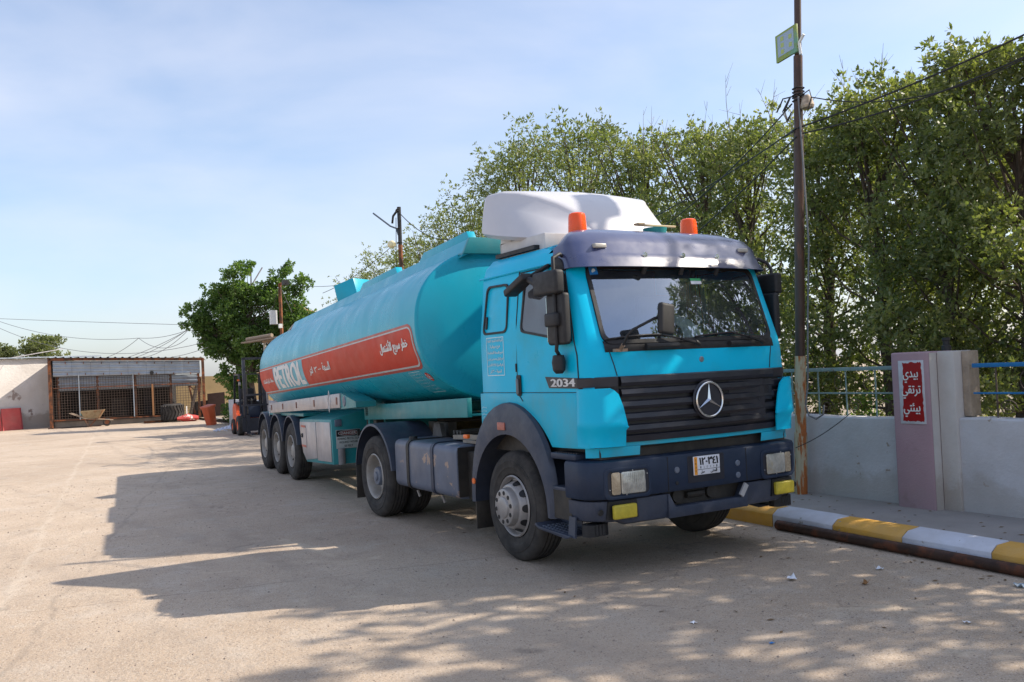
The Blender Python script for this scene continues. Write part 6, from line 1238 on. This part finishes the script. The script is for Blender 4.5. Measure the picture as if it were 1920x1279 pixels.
# chassis beam, gooseneck, side guard
zc = lambda x, d: ZC(x) + d
b = MB()
for s in (-1, 1): b.prism([(-2.3, -1.10), (1.75, -1.10), (1.75, -.88), (-2.3, -.88)], lambda u, v, w_: (u, w_, ZC(u) + v + 0), *sorted((s * .74, s * .80)))
b.prism([(-2.3, -1.09), (1.74, -1.09), (1.74, -1.07), (-2.3, -1.07)], lambda u, v, w_: (u, w_, ZC(u) + v), -.74, .74); b.build("gooseneck_beam", TG, TRL, bevel=.004, kind='stuff')
for s in (-1, 1): b = MB(); b.prism([(-8.5, -1.20), (-2.1, -1.20), (-2.1, -.80), (-8.5, -.80)], lambda u, v, w_: (u, w_, ZC(u) + v), *sorted((s * .45, s * .53))); b.build("chassis_rail", TG, TRL, bevel=.004)
b = MB(); b.prism([(-2.32, -1.9), (-2.24, -1.9), (-2.24, -1.1), (-2.32, -1.1)], lambda u, v, w_: (u, w_, ZC(u) + v), -.74, .74); b.build("bulkhead", TG, TRL)
for s in (-1, 1):
    gd = empty("side_guard", (0, 0, 0), 0, TRL)
    b = MB(); b.prism([(-7.68, 1.19), (-2.15, 1.40), (-2.15, 1.615), (-7.68, 1.385)], lambda u, v, w_: (u, w_, v), *sorted((s * 1.20, s * 1.222))); b.build("guard_sheet", ALU, gd, bevel=.003)
    for x in (-7.4, -6.3, -5.1, -3.75, -2.3): z = 1.19 + (x + 7.68) * .038 + .105; b = MB(); b.box(x - .028, x + .028, *sorted((s * 1.222, s * 1.232)), z - .055, z + .055); b.build("guard_reflector", mat("brown_reflector", (.20, .07, .045), .5), gd)
    for x in (-7.62, -2.75):
        z = 1.19 + (x + 7.68) * .038 + .11; b = MB(); po = [(x - .09, z), (x, z + .17), (x + .09, z), (x, z - .17)]; frame(b, po, .012, lambda u, v, w_: (u, s * w_, v), 1.223, 1.232); b.build("diamond_placard", WHT, gd, smooth=0)
    b = MB(); b.prism([(-2.15, 1.38), (-1.35, 1.42), (-1.35, 1.50), (-2.15, 1.62)], lambda u, v, w_: (u, w_, v), *sorted((s * .9, s * 1.20))); b.build("guard_end", TG, gd)
    b = MB(); b.lathe([(0, s * .012), (.07, s * .012), (.08, 0)], (-1.95, s * 1.2, 1.5), 'y', 18); b.build("round_lamp", HUB, gd)
    b = MB(); b.prism([(-8.9, 1.13), (-4.9, 1.19), (-4.9, 1.24), (-8.9, 1.18)], lambda u, v, w_: (u, w_, v), *sorted((s * .53, s * 1.15))); b.build("fender_shelf", TG, TRL)
# equipment box with doors and danger sign
eb = empty("equipment_box", (0, 0, 0), 0, TRL)
b = MB(); po = [(-4.98, 1.14), (-2.78, 1.20), (-2.72, .50), (-4.55, .42), (-4.80, .55), (-4.98, .95)]; b.prism(po, lambda u, v, w_: (u, w_, v + (.14 * (w_ + 1.2) / .6 if v > 1 else 0)), -1.20, -.62); b.build("box_body", TG, eb, bevel=.004)
b = MB(); po = [(-4.93, 1.10), (-3.78, 1.13), (-3.74, .53), (-4.52, .455), (-4.74, .57), (-4.93, .95)]; b.prism(po, lambda u, v, w_: (u, w_, v), -1.216, -1.2005); b.build("box_door", ALU, eb, bevel=.003)
b = MB(); b.prism([(-3.74, 1.135), (-2.84, 1.155), (-2.80, .535), (-3.70, .50)], lambda u, v, w_: (u, w_, v), -1.214, -1.2005); b.build("box_door", ALU, eb, bevel=.003)
b = MB(); b.prism([(-4.85, .98), (-4.45, 1.0), (-4.43, .66), (-4.80, .68)], lambda u, v, w_: (u, w_, v), -1.222, -1.217); b.build("door_patch", ALU, eb)
for (x, z) in ((-4.65, 1.03), (-4.62, .69)): b = MB(); b.box(x - .16, x + .16, -1.226, -1.221, z - .018, z + .018); b.build("door_reflector", REDL, eb)
b = MB(); b.lathe([(0, -.02), (.035, -.02), (.04, 0)], (-4.72, -1.222, .87), 'y', 12); b.build("door_lock", INK, eb)
b = MB(); b.box(-2.735, -2.715, -1.16, -1.05, 1.09, 1.20); b.build("box_marker", HUB, eb, bevel=.01)
b = MB(); b.lathe([(0, 0), (.055, 0), (.055, .25), (0, .25)], (-2.68, -1.08, .50), 'z', 16); b.build("document_tube", mat("grey_tube", (.2, .19, .19), .6, .1, .2, 9), eb)
ds = empty("danger_sign", (0, 0, 0), 0, TRL); DX = -2.70
b = MB(); b.box(DX - .012, DX - .004, -1.15, -.76, .745, 1.035); b.build("sign_plate", DSG, ds, bevel=.002)
b = MB(); b.box(DX - .004, DX - .003, -1.145, -.765, .93, 1.03); b.build("sign_header", INK, ds, smooth=0)
for (rw, rh, m_, o_) in ((.165, .043, DSG, -.002), (.155, .037, DGR, -.0012)): b = MB(); b.add([(DX + o_, -.955 + rw * cos(a), .982 + rh * sin(a)) for a in np.linspace(0, 2 * pi, 28, endpoint=False)], [tuple(range(28))]); b.build("sign_oval", m_, ds, smooth=0)
dfn = lambda y, z, k: (DX - .0002 + k * .5, y, z)
put_text("sign_word", "DANGER", dfn, DSG, ds, (-1.075, -.835, .962, 1.002), bold=.05)
for s_, hw, z in (("HEARING PROTECTION", .175, .895), ("REQUIRED WITHIN", .145, .838), ("50 FEET", .07, .782)): put_text("sign_word", s_, lambda y, z_, k: (DX - .0032 + k * .5, y, z_), INK, ds, (-.955 - hw, -.955 + hw, z - .018, z + .018), bold=.03)
# pipework between box and mudguard
b = MB(); b.tube([(-2.5, -.68, 1.35), (-2.5, -.68, 1.0)], .03, 10); b.tube([(-2.45, -.6, 1.30), (-2.42, -.58, .85)], .05, 10); b.tube([(-2.40, -.9, .98), (-2.40, -.55, 1.0), (-2.2, -.5, 1.1)], .04, 10); b.box(-2.25, -2.1, -.8, -.5, 1.25, 1.38); b.build("valve_pipework", DARK, TRL, kind='stuff')
b = MB(); b.prism([(-.9, 1.02), (-.55, 1.02), (-.65, 1.27), (-.9, 1.27)], lambda u, v, w_: (u, w_, v), .0, .5); b.build("brass_fitting", mat("dirty_brass", (.30, .22, .10), .5, .3, .3, 8), TRL)
for s in (-1, 1):
    b = MB(); b.box(-2.05, -1.9, *sorted((s * .62, s * .74)), .42, 1.25); b.box(-2.12, -1.83, *sorted((s * .56, s * .80)), .38, .42); b.build("landing_leg", DARK, TRL, bevel=.004)
# axles, wheels, fenders
for i in range(3):
    x = -5.70 - 1.31 * i
    b = MB(); b.tube([(x, -.95, .53), (x, .95, .53)], .07, 10); b.build("axle", DARK, TRL)
    for s in (-1, 1):
        wheel(TRL, x, 1.235, s, 'trailer')
        b = MB(); rows = []
        for k in range(19):
            a = radians(12 + 156 * k / 18); R_ = .645; ca, sa = cos(a), sin(a)
            rows.append([(x + (R_ - .03) * ca, s * 1.25, .55 + (R_ - .03) * sa), (x + R_ * ca, s * 1.245, .55 + R_ * sa), (x + R_ * ca, s * .8, .55 + R_ * sa)])
        b.grid(rows); b.build("fender", NAVYD, TRL, smooth=45, solid=.006)
b = MB(); b.tube([(-8.9, -1.0, .62), (-9.15, -1.0, .60), (-9.25, -1.0, .66)], .03, 8); b.box(-8.95, -8.9, -1.2, -.6, .35, .75); b.box(-8.95, -8.88, -1.15, 1.15, .8, 1.0); b.build("rear_bumper", NAVYD, TRL, kind='stuff')
